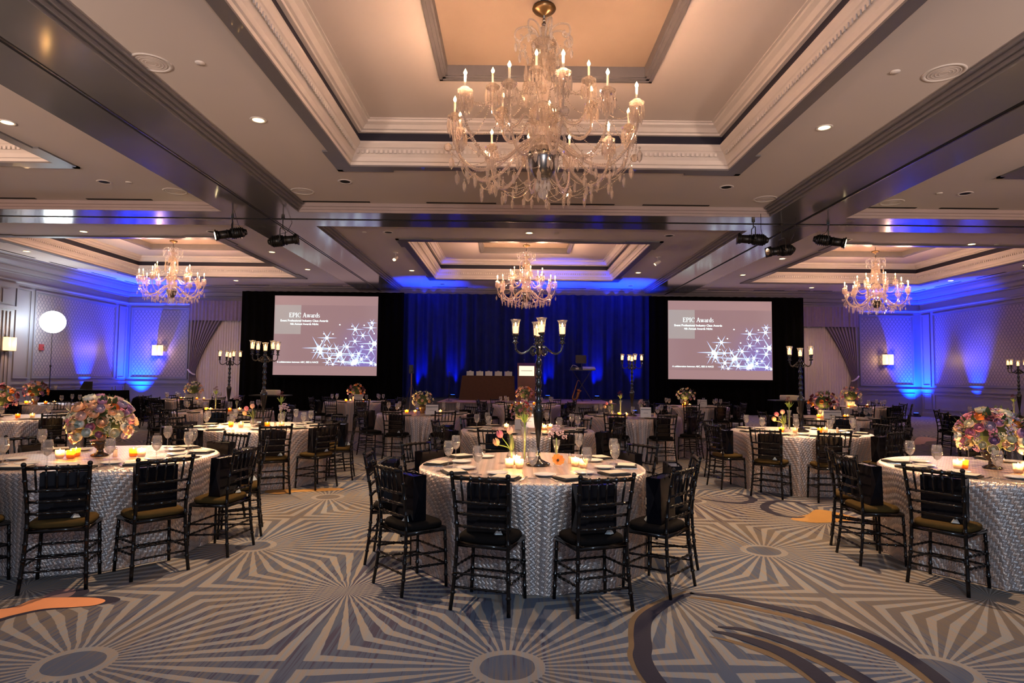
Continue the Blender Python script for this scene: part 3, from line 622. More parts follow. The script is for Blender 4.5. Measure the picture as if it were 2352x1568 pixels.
def gl_a(b, x): seg(b, x+.42, .03, x+.42, .48, .13); arc(b, x+.27, .46, .15, .16, 0, 160, .05, .08); arc(b, x+.24, .19, .16, .16, 20, 360, .05, .12); seg(b, x+.40, .03, x+.54, .03, .05); return .56
def gl_r(b, x): seg(b, x+.13, 0, x+.13, .62, .13); seg(b, x, .03, x+.28, .03, .05); seg(b, x, .62, x+.15, .62, .05); arc(b, x+.29, .50, .13, .12, 35, 170, .05, .08); return .45
def gl_d(b, x): seg(b, x+.46, .03, x+.46, 1, .13); seg(b, x+.34, .98, x+.48, .98, .05); arc(b, x+.25, .31, .19, .28, 0, 360, .05, .13, 20); seg(b, x+.44, .03, x+.60, .03, .05); return .62
def gl_s(b, x): arc(b, x+.22, .46, .14, .14, 20, 255, .05, .11); arc(b, x+.22, .17, .15, .14, 75, -160, .05, .11); return .44
def screen(x0, x1, z0, z1, nm):
    y = 26.55; t = thing('projection_screen', 'large %s projection screen showing an awards slide with stars' % nm, 'projection screen', ((x0+x1)/2, y, 0)); w = (x1-x0); h = z1-z0; X = lambda px: (px-115)/938*w-w/2; Z = lambda py: z0+(870-py)/718*h
    b = B(); fw = .10
    for a, c in (((-w/2-fw, -.03, z0-fw), (w/2+fw, .03, z0)), ((-w/2-fw, -.03, z1), (w/2+fw, .03, z1+fw)), ((-w/2-fw, -.03, z0), (-w/2, .03, z1)), ((w/2, -.03, z0), (w/2+fw, .03, z1))): b.box(a, c)
    for s in (-1, 1): b.box((s*(w/2+.05)-.03, -.02, 0), (s*(w/2+.05)+.03, .02, z0)); b.box((s*(w/2+.05)-.04, -.5, 0), (s*(w/2+.05)+.04, .35, .05))
    b.done('frame', 'drape_black', t)
    B().box((-w/2, 0, z0), (w/2, .01, z1)).done('screen_surface', 'screen_cloth', t)
    s0 = B().box((-w/2+.02, -.004, Z(787)), (w/2-.02, -.001, Z(237))).done('slide_image', 'slide', t)
    B().box((-w/2+.02, -.006, Z(500)), (X(357), -.005, Z(237))).done('pale_block', 'slide_pale', s0)
    for i, (px, py, q) in enumerate(STARS):
        b = B(); cx, cz = X(px), Z(py); core = .028+.017*q; b.cyl((cx, -.010, cz), (cx, -.0095, cz), core, core, 12)
        Lr = .06+.13*q
        for k in range(6 if q else 0):
            a = k*PI/3; L = Lr*(1.25 if k % 3 == 0 else 1); dx, dz = cos(a), sin(a); mx = w/2-.02
            if abs(dx) > .1 and dx > 0: L = min(L, max(.01, (mx-cx)/dx))
            if dz < -.1: L = min(L, max(.01, (Z(787)-cz)/dz))
            nx, nz = -dz*.013*(1+q*.4), dx*.013*(1+q*.4)
            b.add([(cx+nx, -.008, cz+nz), (cx-nx, -.008, cz-nz), (cx+dx*L, -.008, cz+dz*L)], [(0, 1, 2)], 1)
        b.done('star', ['star_white', 'star_ray'], s0)
    b = B(); xx = 0
    for fn in (gl_E, gl_P, gl_I, gl_C, None, gl_A, gl_w, gl_a, gl_r, gl_d, gl_s): xx += fn(b, xx) if fn else .30
    k = (X(528)-X(250))/xx; o = B(); o.add([(p[0]*k+X(250), -.012, p[2]*k*.98+Z(348)) for p in b.v], b.f); o.done('title_lettering', 'text_white', s0)
    def tx(nm_, s_, cx, py, wpx, hpx, al='CENTER'):
        oo = text_mesh(nm_, s_, .2, 'text_white', s0, (0, 0, 0), offset=.004); d = [v.co for v in oo.data.vertices]; wx = max(v.x for v in d)-min(v.x for v in d); mn = min(v.x for v in d)
        sc = (wpx/938*w)/wx; oo.scale = (sc, sc, 1); oo.location = (X(cx)-(mn+wx/2)*sc, -.012, Z(py))
    tx('subtitle_lettering', 'Event Professional Industry Class Awards', 388, 387, 430, 20); tx('second_line_lettering', '4th Annual Awards Night', 388, 417, 256, 20)
    tx('credit_lettering', 'A collaboration between ABC, ISES & NACE', 338, 760, 372, 20)
screen(-10.05, -5.65, 1.52, 4.89, 'left'); screen(6.67, 11.1, 1.51, 4.85, 'right')

# ---------------------------------------------------------------- chandeliers
def bead_line(b, pts, r, m=0, step=None):
    pts = [Vector(p) for p in pts]; step = step or r*2.6; acc = 0
    for i in range(len(pts)-1):
        a, c = pts[i], pts[i+1]; L = (c-a).length
        if L < 1e-6: continue
        while acc < L:
            p = a.lerp(c, acc/L); b.add([(p.x, p.y, p.z+r), (p.x+r, p.y, p.z), (p.x, p.y+r, p.z), (p.x-r, p.y, p.z), (p.x, p.y-r, p.z), (p.x, p.y, p.z-r)],
                  [(0, 1, 2), (0, 2, 3), (0, 3, 4), (0, 4, 1), (5, 2, 1), (5, 3, 2), (5, 4, 3), (5, 1, 4)], m); acc += step
        acc -= L
def sag(a, c, d, n=9):
    a = Vector(a); c = Vector(c); return [a.lerp(c, i/n)+Vector((0, 0, -4*d*(i/n)*(1-i/n))) for i in range(n+1)]
def bez(p, n=14):
    p = [Vector(q) for q in p]; out = []
    for i in range(len(p)-1):
        p0, p1, p2, p3 = p[max(i-1, 0)], p[i], p[i+1], p[min(i+2, len(p)-1)]
        for j in range(n): t = j/n; out.append(.5*((2*p1)+(p2-p0)*t+(2*p0-5*p1+4*p2-p3)*t*t+(3*p1-p0-3*p2+p3)*t**3))
    return out+[p[-1]]
def spear(b, c, r, h, m=0):   # cut drop hanging from c
    x, y, z = c; n = 5; b.ball((x, y, z-r*.5), r*.45, 5, 3, m)
    v = [(x, y, z-r*.9)]+[(x+r*cos(2*PI*i/n), y+r*sin(2*PI*i/n), z-h*.45) for i in range(n)]+[(x+r*.75*cos(2*PI*i/n), y+r*.75*sin(2*PI*i/n), z-h*.8) for i in range(n)]+[(x, y, z-h)]
    f = [(0, 1+i, 1+(i+1) % n) for i in range(n)]+[(1+i, 1+n+i, 1+n+(i+1) % n, 1+(i+1) % n) for i in range(n)]+[(1+n+i, 2*n+1, 1+n+(i+1) % n) for i in range(n)]
    b.add(v, f, m)
# local frame: z=0 is the lowest crystal at height 3.70 m
def make_chandelier():
    t = thing('crystal_chandelier', '', 'chandelier')
    Z = lambda z: z-3.70
    b = B(); b.lathe([(.0001, Z(6.30)), (.13, Z(6.30)), (.14, Z(6.27)), (.12, Z(6.24)), (.05, Z(6.21)), (.02, Z(6.19)), (.0001, Z(6.18))], 20); b.done('canopy', 'bronze', t, True, loc=(0, 0, -.03))
    b = B(); b.cyl((0, 0, Z(6.0)), (0, 0, Z(6.62)), .012); b.ball((0, 0, Z(6.04)), .03, 8, 5); b.ball((0, 0, Z(6.10)), .02, 8, 4); b.done('hanging_rod', 'chrome_dark', t, True)
    b = B(); b.lathe([(.0001, Z(6.0)), (.05, Z(5.99)), (.03, Z(5.93)), (.05, Z(5.85)), (.14, Z(5.80)), (.15, Z(5.77)), (.05, Z(5.74)), (.06, Z(5.66)), (.13, Z(5.60)), (.14, Z(5.54)), (.06, Z(5.48)), (.075, Z(5.38)),
                      (.10, Z(5.26)), (.07, Z(5.12)), (.05, Z(5.02)), (.12, Z(4.96)), (.15, Z(4.90)), (.07, Z(4.82)), (.10, Z(4.72)), (.13, Z(4.60)), (.10, Z(4.50)), (.16, Z(4.44)), (.17, Z(4.40)), (.0001, Z(4.38))], 12)
    b.done('glass_column', 'crystal', t)
    # crown of scrolls with hanging chains
    for k in range(8):
        a = 2*PI*k/8+.2; P = lambda r, z: (r*cos(a), r*sin(a), Z(z))
        b = B(); b.tube(bez([P(.04, 5.78), P(.10, 5.94), P(.20, 5.98), P(.32, 5.93), P(.345, 5.83), P(.29, 5.78), (P(.25, 5.83)), P(.28, 5.87)], 4), .012, 6); sc = b.done('scroll', 'crystal_plain', t, True)
        b = B(); bead_line(b, sag(P(.335, 5.82), P(.13, 5.55), .05), .008); spear(b, P(.335, 5.79), .022, .16); spear(b, P(.22, 5.70), .018, .13); b.done('drops', 'crystal_plain', sc)
    b = B()
    for k in range(16):
        a = 2*PI*k/16; P = lambda r, z: (r*cos(a), r*sin(a), Z(z)); bead_line(b, sag(P(.12, 5.62), P(.30 if k % 2 else .24, 5.02), .02), .010, 0, .024); bead_line(b, sag(P(.15, 5.8), P(.13, 5.62), .01), .008)
    b.done('bead_strings', 'crystal', t)['kind'] = 'stuff'
    b = B()
    for k in range(20):
        a = 2*PI*k/20; spear(b, (.13*cos(a), .13*sin(a), Z(5.56)), .016, .17); spear(b, (.16*cos(a), .16*sin(a), Z(4.92)), .018, .18); spear(b, (.17*cos(a), .17*sin(a), Z(4.70)), .018, .16)
    b.done('column_drops', 'crystal', t)['kind'] = 'stuff'
    for k in range(3):
        a = 2*PI*k/3+.5; b = B(); x, y = .24*cos(a), .24*sin(a); b.lathe([(.0001, 0), (.03, .02), (.02, .08), (.05, .16), (.02, .20), (.045, .28), (.018, .36), (.03, .44), (.0001, .62)], 7, (x, y, Z(5.0))); b.done('spire', 'crystal', t)
    b = B(); b.lathe([(.04, Z(4.02)), (.09, Z(4.04)), (.14, Z(4.12)), (.18, Z(4.26)), (.19, Z(4.33)), (.17, Z(4.34)), (.0001, Z(4.33))], 24)
    for k in range(12): b.cyl((.185*cos(2*PI*k/12), .185*sin(2*PI*k/12), Z(4.335)), (.19*cos(2*PI*k/12), .19*sin(2*PI*k/12), Z(4.345)), .02, .012, 6)
    b.done('silver_bowl', 'chrome_dark', t, True)
    b = B(); b.lathe([(.0001, Z(3.76)), (.045, Z(3.78)), (.06, Z(3.83)), (.045, Z(3.88)), (.02, Z(3.90)), (.05, Z(3.94)), (.03, Z(3.98)), (.06, Z(4.02)), (.0001, Z(4.03))], 9)
    for k in range(10): a = 2*PI*k/10; spear(b, (.075*cos(a), .075*sin(a), Z(4.02)), .018, .16); spear(b, (.17*cos(a), .17*sin(a), Z(4.30)), .017, .20)
    b.done('finial', 'crystal_plain', t)
    def arm(k, a, r, zb, tier):
        P = lambda q, z, w=0: (q*cos(a)-w*sin(a), q*sin(a)+w*cos(a), Z(z))
        if tier == 0: path = [P(.12, 4.52), P(.30, 4.40), P(.52, 4.17), P(.76, 4.10), P(.96, 4.26), P(r, 4.50), P(r, zb-.05)]
        else: path = [P(.10, 4.70), P(.22, 4.82), P(.34, 4.66), P(.48, 4.62), P(.60, 4.74), P(r, 4.90), P(r, zb-.05)]
        q = bez(path, 5); b = B(); b.tube(q, .015, 6); bead_line(b, [p+Vector((0, 0, .020)) for p in q], .014, 0, .027); bead_line(b, [p+Vector((0, 0, -.018)) for p in q], .011, 0, .024); o = b.done('arm', 'crystal', t, True)
        b = B(); c = P(r, zb); b.lathe([(.0001, -.05), (.03, -.04), (.022, -.01), (.075, .0), (.085, .02), (.03, .01), (.026, .04), (.045, .055), (.0001, .05)], 12, c); b.done('bobeche', 'crystal', o)
        b = B()
        for j in range(12):
            an = 2*PI*j/12; spear(b, (c[0]+.080*cos(an), c[1]+.080*sin(an), c[2]), .014, .20)
        if tier == 0:
            spear(b, P(r+.03, 4.28), .034, .20); b.ball(P(r+.07, 4.36), .05, 8, 6) if k % 3 == 0 else 0; spear(b, P(.93, 4.22, .05), .022, .17); spear(b, P(.64, 4.10, -.06), .022, .18); spear(b, P(.78, 4.06), .026, .20); spear(b, P(.50, 4.12), .02, .17)
            for j in range(6): an = 2*PI*j/6; spear(b, (c[0]+.05*cos(an), c[1]+.05*sin(an), c[2]-.12), .013, .14)
        b.done('drops', 'crystal', o)['kind'] = 'stuff'
        b = B(); h = .16 if tier == 0 else .15; b.cyl((c[0], c[1], c[2]+.04), (c[0], c[1], c[2]+.04+h), .013, .013, 10); b.done('candle_sleeve', 'wax', o, True)
        b = B(); zc = c[2]+.045+h; b.lathe([(.0001, 0), (.012, .006), (.019, .024), (.017, .038), (.009, .056), (.0001, .076)], 10, (c[0], c[1], zc)); b.done('bulb', 'bulb', o, True)
    for k in range(12): arm(k, 2*PI*k/12+.13, 1.08 if k % 2 else 1.02, 4.80 if k % 2 else 4.74, 0)
    for k in range(6): arm(k, 2*PI*k/6+.35, .62, 5.08, 1)
    # swags between the arm ends and low chains with large drops
    b = B()
    for k in range(12):
        a, c = 2*PI*k/12+.13, 2*PI*(k+1)/12+.13; A = lambda r, z, q: (r*cos(q), r*sin(q), Z(z))
        bead_line(b, sag(A(1.05, 4.74, a), A(1.05, 4.74, c), .13), .011, 0, .026)
        bead_line(b, sag(A(.80, 4.06, a), A(.55, 3.98, (a+c)/2), .08), .008, 0, .02); bead_line(b, sag(A(.55, 3.98, (a+c)/2), A(.10, 4.02, c), .15), .008, 0, .02)
        bead_line(b, sag(A(1.05, 4.30, a), A(.80, 4.06, c), .10), .008, 0, .02); bead_line(b, sag(A(1.05, 4.72, a), A(.62, 5.02, (a+c)/2), .16), .010, 0, .024); bead_line(b, sag(A(1.08, 4.40, a), A(1.08, 4.40, c), .16), .009, 0, .022)
        spear(b, A(.55, 3.98, (a+c)/2), .026, .18); spear(b, A(.92, 4.06, (a+c)/2), .024, .18)
    for k in range(6):
        a, c = 2*PI*k/6+.35, 2*PI*(k+1)/6+.35; A = lambda r, z, q: (r*cos(q), r*sin(q), Z(z)); bead_line(b, sag(A(.62, 5.05, a), A(.62, 5.05, c), .18), .011, 0, .026); bead_line(b, sag(A(.3, 5.1, a), A(.62, 5.0, a), .08), .010, 0, .024)
    b.done('bead_swags', 'crystal', t)['kind'] = 'stuff'
    return t
CH = Proto(make_chandelier())
for (x, y, dz, sc, rz), lb in zip(((.385, 7.8, -.01, 1.0, .0), (.51, 21.3, .10, .97, .4), (-11.6, 21.3, .12, .97, .8), (12.5, 21.3, .02, .97, 1.2), (-11.7, 7.8, .1, .97, .3), (12.85, 7.8, .1, .97, .9)),
        ('large crystal chandelier with lit candle bulbs, nearest to the camera', 'crystal chandelier with candle bulbs in front of the blue stage drape', 'crystal chandelier with candle bulbs in the far left ceiling coffer', 'crystal chandelier with candle bulbs in the far right ceiling coffer', 'crystal chandelier in the near left ceiling coffer', 'crystal chandelier in the near right ceiling coffer')):
    kx, kz = (1.10, 1.0) if x == .385 else (.91, .875)
    CH.put((x, y, 3.70+dz), rz, lb, 'crystal chandeliers', (kx, kx, kz))
    e = 56 if y < 10 else 62
    for k in range(6):      # the light of the candle bulbs
        a = 2*PI*(2*k+1)/12+.13+rz; light('POINT', 'chandelier_bulb_light', (x+1.08*kx*cos(a), y+1.08*kx*sin(a), 3.70+dz+1.33*kz), e, AMB, .03)

# ---------------------------------------------------------------- ballroom chair
def ringed(b, pts, r, rings, n=8, ex=1.38):     # a turned bamboo-style stick: thin collars along a path
    pts = [Vector(p) for p in pts]; L = [0.]
    for i in range(1, len(pts)): L.append(L[-1]+(pts[i]-pts[i-1]).length)
    T = L[-1]
    def at(d):
        for i in range(1, len(pts)):
            if d <= L[i]+1e-9: return pts[i-1].lerp(pts[i], (d-L[i-1])/max(1e-9, L[i]-L[i-1]))
        return pts[-1]
    st = [(l, r) for l in L]
    for k in range(1, rings+1):
        d = T*k/(rings+1); st = [q for q in st if abs(q[0]-d) > .011] + [(d-.009, r), (d-.004, r*ex), (d+.004, r*ex), (d+.009, r)]
    st.sort(); b.tube([at(d) for d, _ in st], [q for _, q in st], n)
def post(b, p0, p1, r=.0135, rings=6, n=8, bend=None):
    p0 = Vector(p0); p1 = Vector(p1); bd = Vector(bend or (0, 0, 0))
    ringed(b, [p0.lerp(p1, f/6)+bd*(4*f/6*(1-f/6)) for f in range(7)], r, rings, n)
def make_chair(cush, nm):
    t = thing('ballroom_chair', '', 'chair')
    b = B(); n = 20; rows = []
    for z, s in ((.440, .93), (.448, 1.0), (.470, 1.0), (.484, .94), (.490, .78), (.492, .4)):
        rows.append([(s*(.195+.012*(sin(a) > 0)*sin(a))*math.copysign(abs(cos(a))**.55, cos(a)), .0+s*.195*math.copysign(abs(sin(a))**.55, sin(a)), z) for a in (2*PI*i/n for i in range(n))])
    v = [p for r_ in rows for p in r_]; f = [(i*n+j, i*n+(j+1) % n, (i+1)*n+(j+1) % n, (i+1)*n+j) for i in range(len(rows)-1) for j in range(n)]; f += [tuple(range(n-1, -1, -1)), tuple((len(rows)-1)*n+j for j in range(n))]
    b.add(v, f); b.done('seat_cushion', cush, t, True)
    b = B()
    for p, q in (((-.18, .185), (.18, .185)), ((-.17, -.185), (.17, -.185)), ((-.175, -.185), (-.185, .185)), ((.175, -.185), (.185, .185))):
        b.tube([(p[0], p[1], .425), (q[0], q[1], .425)], .018, 6)
    b.box((-.17, -.17, .418), (.17, .17, .442)); b.done('seat_frame', 'black_wood', t, True)
    for s in (-1, 1):
        b = B(); post(b, (s*.195, .195, 0), (s*.180, .185, .43), .0128, 4); b.done('front_leg', 'black_wood', t, True)
        b = B(); pts = [(s*.198, -.235, 0), (s*.185, -.205, .2), (s*.176, -.188, .43), (s*.178, -.200, .60), (s*.188, -.240, .80), (s*.193, -.262, .90)]
        ringed(b, bez(pts, 3), .0135, 7); b.ball((s*.193, -.263, .905), .018, 8, 5); b.done('back_post', 'black_wood', t, True)
    Y = lambda z: -.188-.012*max(0, (z-.43))/.17 if z < .6 else (-.200-(z-.60)*.2)
    W_ = lambda z: .176+.012*max(0, (z-.5)/.4)
    b = B()
    for z, r in ((.878, .015), (.715, .010), (.635, .010), (.550, .010)): post(b, (-W_(z), Y(z), z), (W_(z), Y(z), z), r, 5, 7, (0, -.012, 0))
    for k in range(5): x = (k-2)*.060; b.tube([(x, Y(.715)-.01, .715), (x*1.02, Y(.76)-.010, .76), (x*1.03, Y(.80)-.011, .80), (x*1.05, Y(.878)-.012, .878)], [.006, .0085, .0085, .006], 6)
    b.done('back_rest', 'black_wood', t, True)
    for nm_, p, q in (('side_stretcher', (-.19, .19), (-.185, -.215)), ('side_stretcher', (.19, .19), (.185, -.215)), ('front_stretcher', (-.19, .19), (.19, .19)), ('rear_stretcher', (-.187, -.212), (.187, -.212))):
        b = B()
        for z in ((.17, .26) if nm_ != 'rear_stretcher' else (.15, .24)): post(b, (p[0], p[1], z), (q[0], q[1], z+(.02 if nm_ == 'side_stretcher' else 0)), .0085, 4, 6)
        b.done(nm_, 'black_wood', t, True)
    return t
def slim(t):     # the chair is a little shallower than it is wide
    bpy.context.view_layer.update()
    for o in t.children:
        for v in o.data.vertices: v.co.y *= .86; v.co.z *= .968
    return t
CB = Proto(slim(make_chair('black_cushion', 'black'))); CO = Proto(slim(make_chair('olive_cushion', 'olive')))
# gift bag: stands on the seat against the back
t = thing('gift_bag', '', 'bag'); b = B(); w, d, h = .138, .055, .32
v = [(-w, -d, 0), (w, -d, 0), (w, d, 0), (-w, d, 0), (-w-.006, -d*.8, h), (w+.004, -d*1.1, h), (w+.006, d*.9, h), (-w-.004, d*.75, h), (-w*.93, 0, h*.55), (w*.93, 0, h*.55)]
b.add(v, [(0, 3, 2, 1), (0, 1, 5, 4), (2, 3, 7, 6), (1, 2, 9), (1, 9, 5), (9, 2, 6), (9, 6, 5), (3, 0, 8), (0, 4, 8), (8, 4, 7), (8, 7, 3)])
b.add([(-w, -d*.8, h*.98), (w, -d, h*.98), (w, d*.8, h*.98), (-w, d*.7, h*.98)], [(0, 1, 2, 3)]); b.done('paper_bag', 'bag_black', t)
for s in (-1, 1):
    b = B(); b.tube(bez([(-.05, s*.045, h-.02), (-.045, s*.05, h+.0), (0, s*.04, h+.012), (.045, s*.05, h+.0), (.05, s*.045, h-.02)], 3), .004, 5); b.done('handle', 'bag_black', t, True)
b = B(); b.add([(.05, -.062, .0), (.112, -.072, .002), (.085, -.068, .05), (.07, -.105, .006)], [(0, 1, 2), (0, 2, 3), (3, 2, 1)]); b.done('tissue', 'tissue', t)
BAG = Proto(t)

# ---------------------------------------------------------------- tableware
t = thing('wine_glass', '', 'glass'); b = B(); b.lathe([(.0001, 0), (.034, .001), (.034, .003), (.006, .008), (.0045, .03), (.0045, .085), (.008, .092), (.0001, .093)], 14); b.done('stem', 'clear_glass', t, True)
b = B(); b.lathe_open([(.004, .090), (.022, .102), (.037, .130), (.041, .160), (.038, .190), (.033, .215), (.0315, .215), (.0365, .190), (.0395, .160), (.0355, .131), (.020, .104)], 16); b.done('bowl', 'clear_glass', t, True)
b = B(); b.lathe([(.0001, .094), (.019, .103), (.034, .130), (.0385, .152), (.0001, .152)], 14); b.done('water', 'water', t, True); GLASS = Proto(t)
t = tag(B().lathe([(.0001, .004), (.045, .004), (.075, .012), (.085, .018), (.085, .014), (.05, .001), (.0001, 0)], 28).done('bread_plate', 'porcelain', None, True), '', 'plate'); PLATE = Proto(t)
b = B(); b.add([(-.10, -.085, 0), (.10, -.085, 0), (.095, .085, 0), (-.095, .09, 0), (-.10, -.085, .014), (.10, -.085, .012), (.095, .085, .010), (-.095, .09, .013), (0, -.08, .019), (0, .088, .017)],
               [(0, 3, 2, 1), (4, 8, 9, 7), (8, 5, 6, 9), (0, 1, 5, 8, 4), (1, 2, 6, 5), (2, 3, 7, 9, 6), (3, 0, 4, 7)]); NAP = Proto(tag(b.done('napkin', 'napkin_black'), '', 'napkin'))
b = B(); b.box((-.085, -.07, 0), (.085, .07, .004)); CARD = Proto(tag(b.done('menu_card', 'card_cream'), '', 'card'))
def cutlery(kind):
    t = B(); t.tube([(0, -.10, .003), (0, .03, .004)], .0035, 5); t.box((-.006, -.10, .001), (.006, -.03, .004))
    if kind == 'fork':
        t.box((-.011, .03, .003), (.011, .05, .005))
        for k in range(4): t.box((-.011+k*.0065, .05, .003), (-.008+k*.0065, .095, .005))
    elif kind == 'knife': t.box((-.009, .02, .002), (.006, .11, .004))
    else: t.lathe([(.0001, .001), (.018, .005), (.020, .008), (.0001, .004)], 12, (0, .06, 0))
    return Proto(tag(t.done(kind, 'silver'), '', kind))
FORK = cutlery('fork'); KNIFE = cutlery('knife')
# candle votives
def votive(gl, nm):
    t = thing('votive_candle', '', 'candle'); b = B(); b.lathe_open([(.0001, .001), (.028, .001), (.032, .012), (.036, .070), (.0345, .070), (.030, .014), (.0001, .006)], 16); b.done('glass_cup', gl, t, True)
    B().cyl((0, 0, .008), (0, 0, .042), .024, .024, 12).done('wax', 'wax', t, True)
    b = B(); b.lathe([(.0001, 0), (.006, .005), (.0075, .014), (.003, .028), (.0001, .038)], 8, (0, 0, .044)); b.done('flame', 'flame', t, True); return Proto(t)
VA, VC = votive('amber_glass', 'amber'), votive('frosted', 'clear')
# salt and pepper shaker
t = thing('salt_shaker', '', 'shaker'); B().lathe([(.0001, 0), (.018, 0), (.014, .05), (.016, .062), (.0001, .062)], 12).done('glass_body', 'frosted', t, True); B().lathe([(.0001, .062), (.015, .062), (.013, .082), (.0001, .09)], 12).done('cap', 'silver', t, True); SALT = Proto(t)

# ---------------------------------------------------------------- candelabrum
def make_candelabrum():
    t = thing('candelabrum', '', 'candelabrum')
    b = B(); b.lathe([(.0001, 0), (.10, 0), (.105, .015), (.07, .03), (.03, .05), (.015, .08), (.022, .10), (.014, .12), (.012, .16), (.020, .24), (.034, .34), (.045, .44), (.047, .48), (.030, .50), (.022, .52), (.030, .535), (.018, .56), (.022, .60), (.030, .62),
                      (.018, .64), (.022, .66), (.030, .68), (.020, .71), (.018, .74), (.030, .77), (.018, .80), (.018, .83), (.030, .86), (.018, .89), (.016, .93), (.026, .96), (.014, .985), (.030, 1.01), (.018, 1.04), (.0001, 1.04)], 16)
    b.done('pole', 'candelabra_black', t, True)
    b = B()
    for k in range(8): a = PI/4*k; b.tube(bez([(.012*cos(a), .012*sin(a), .98), (.05*cos(a), .05*sin(a), .93), (.075*cos(a), .075*sin(a), .955), (.055*cos(a), .055*sin(a), .975)], 3), .005, 5)
    b.done('leaf_scrolls', 'candelabra_black', t, True)
    def cup(x, y, z, par):
        b = B(); b.lathe([(.0001, 0), (.012, .005), (.03, .012), (.012, .025), (.016, .04), (.022, .05), (.012, .062), (.026, .072), (.030, .085), (.0001, .085)], 12, (x, y, z)); b.done('candle_socket', 'candelabra_black', par, True)
        b = B(); b.lathe_open([(.004, .086), (.022, .090), (.029, .105), (.030, .14), (.030, .165), (.036, .19), (.046, .205), (.0445, .207), (.034, .192), (.028, .166), (.028, .11), (.02, .094)], 16, (x, y, z)); b.done('hurricane_glass', 'clear_glass', par, True)
        B().cyl((x, y, z+.092), (x, y, z+.150), .024, .023, 12).done('candle', 'hurricane_candle', par, True)
        b = B(); b.lathe([(.0001, 0), (.006, .006), (.007, .014), (.002, .028), (.0001, .034)], 8, (x, y, z+.150)); b.done('flame', 'flame', par, True)
    for k in range(4):
        a = PI/2*k; P = lambda r, z: (r*cos(a), r*sin(a), z)
        b = B(); b.tube(bez([P(.015, .99), P(.05, 1.0), P(.09, .965), P(.145, .94), P(.19, .965), P(.20, 1.02)], 4), .008, 6); b.ball(P(.05, .93), .012, 6, 4); o = b.done('arm', 'candelabra_black', t, True); cup(.20*cos(a), .20*sin(a), 1.02, o)
    cup(0, 0, 1.00, t); return t
CAN = Proto(make_candelabrum())

# ---------------------------------------------------------------- flowers
def rose_head(n=3, r=.045, seed=0):
    rnd = random.Random(seed); b = B()
    for L in range(n):
        rad = r*(.35+.65*L/(max(1, n-1))); m = 4+L*2; ph = rnd.random()*6
        for k in range(m):
            a0 = ph+2*PI*k/m; wd = 2*PI/m*.72; v = []
            for i, (q, hh) in enumerate(((.35, -.55), (.95, -.15), (1.0, .45), (.86+.1*L/n, .80))):
                for j in (-1, 0, 1):
                    a = a0+wd*j*(.8 if i else .5); rr = rad*q*(1.0 if j == 0 else .93); v.append((rr*cos(a), rr*sin(a), rad*hh*.75+r*(.35-.2*L/n)+(0 if j == 0 else -.08*r)))
            b.add(v, [(i*3+j, i*3+j+1, (i+1)*3+j+1, (i+1)*3+j) for i in range(3) for j in range(2)])
    b.ball((0, 0, r*.2), r*.45, 7, 4); return b
def anemone_head(r=.05):
    b = B()
    for k in range(9):
        a = 2*PI*k/9; c, s = cos(a), sin(a); v = []
        for q, w, z in ((.15, .10, 0), (.6, .34, .10), (.95, .30, .30), (1.1, .08, .36)): v += [(r*(q*c-w*s), r*(q*s+w*c), r*z), (r*(q*c+w*s), r*(q*s-w*c), r*z)]
        b.add(v, [(2*i, 2*i+1, 2*i+3, 2*i+2) for i in range(3)])
    b.ball((0, 0, r*.12), r*.25, 8, 4, 1); return b
def filler_head(r=.04, seed=3, n=22):
    rnd = random.Random(seed); b = B()
    for k in range(n):
        a, z = rnd.random()*6.28, rnd.uniform(-.2, 1); q = math.sqrt(max(0, 1-z*z)); rr = r*rnd.uniform(.75, 1.05); b.octa((rr*q*cos(a), rr*q*sin(a), rr*z), r*.24, r*.34)
    return b
def tulip_head(r=.03):
    b = B()
    for k in range(6):
        a = 2*PI*k/6; c, s = cos(a), sin(a); v = []
        for q, w, z in ((.2, .2, 0), (.85, .5, .6), (1.0, .5, 1.4), (.6, .1, 2.3)): v += [(r*(q*c-w*s), r*(q*s+w*c), r*z), (r*(q*c+w*s), r*(q*s-w*c), r*z)]
        b.add(v, [(2*i, 2*i+1, 2*i+3, 2*i+2) for i in range(3)])
    return b
def leaf_mesh(L=.08, w=.022):
    b = B(); b.add([(0, 0, 0), (-w, 0, L*.4), (0, .006, L*.45), (w, 0, L*.4), (-w*.6, .01, L*.8), (0, .012, L*.85), (w*.6, .01, L*.8), (0, .02, L*1.1)], [(0, 2, 1), (0, 3, 2), (1, 2, 5, 4), (2, 3, 6, 5), (4, 5, 7), (5, 6, 7)]); return b
HEADS = {}
def head_data(kind, colour):
    k = (kind, colour)
    if k not in HEADS:
        b = dict(rose=rose_head, rose2=lambda: rose_head(4, .052, 5), anemone=anemone_head, filler=filler_head, tulip=tulip_head)[kind]()
        o = b.done('flower_head', ['petal_'+colour, 'vase_black'], None, kind in ('rose', 'rose2', 'anemone', 'tulip')); HEADS[k] = o.data; bpy.data.objects.remove(o)
    return HEADS[k]
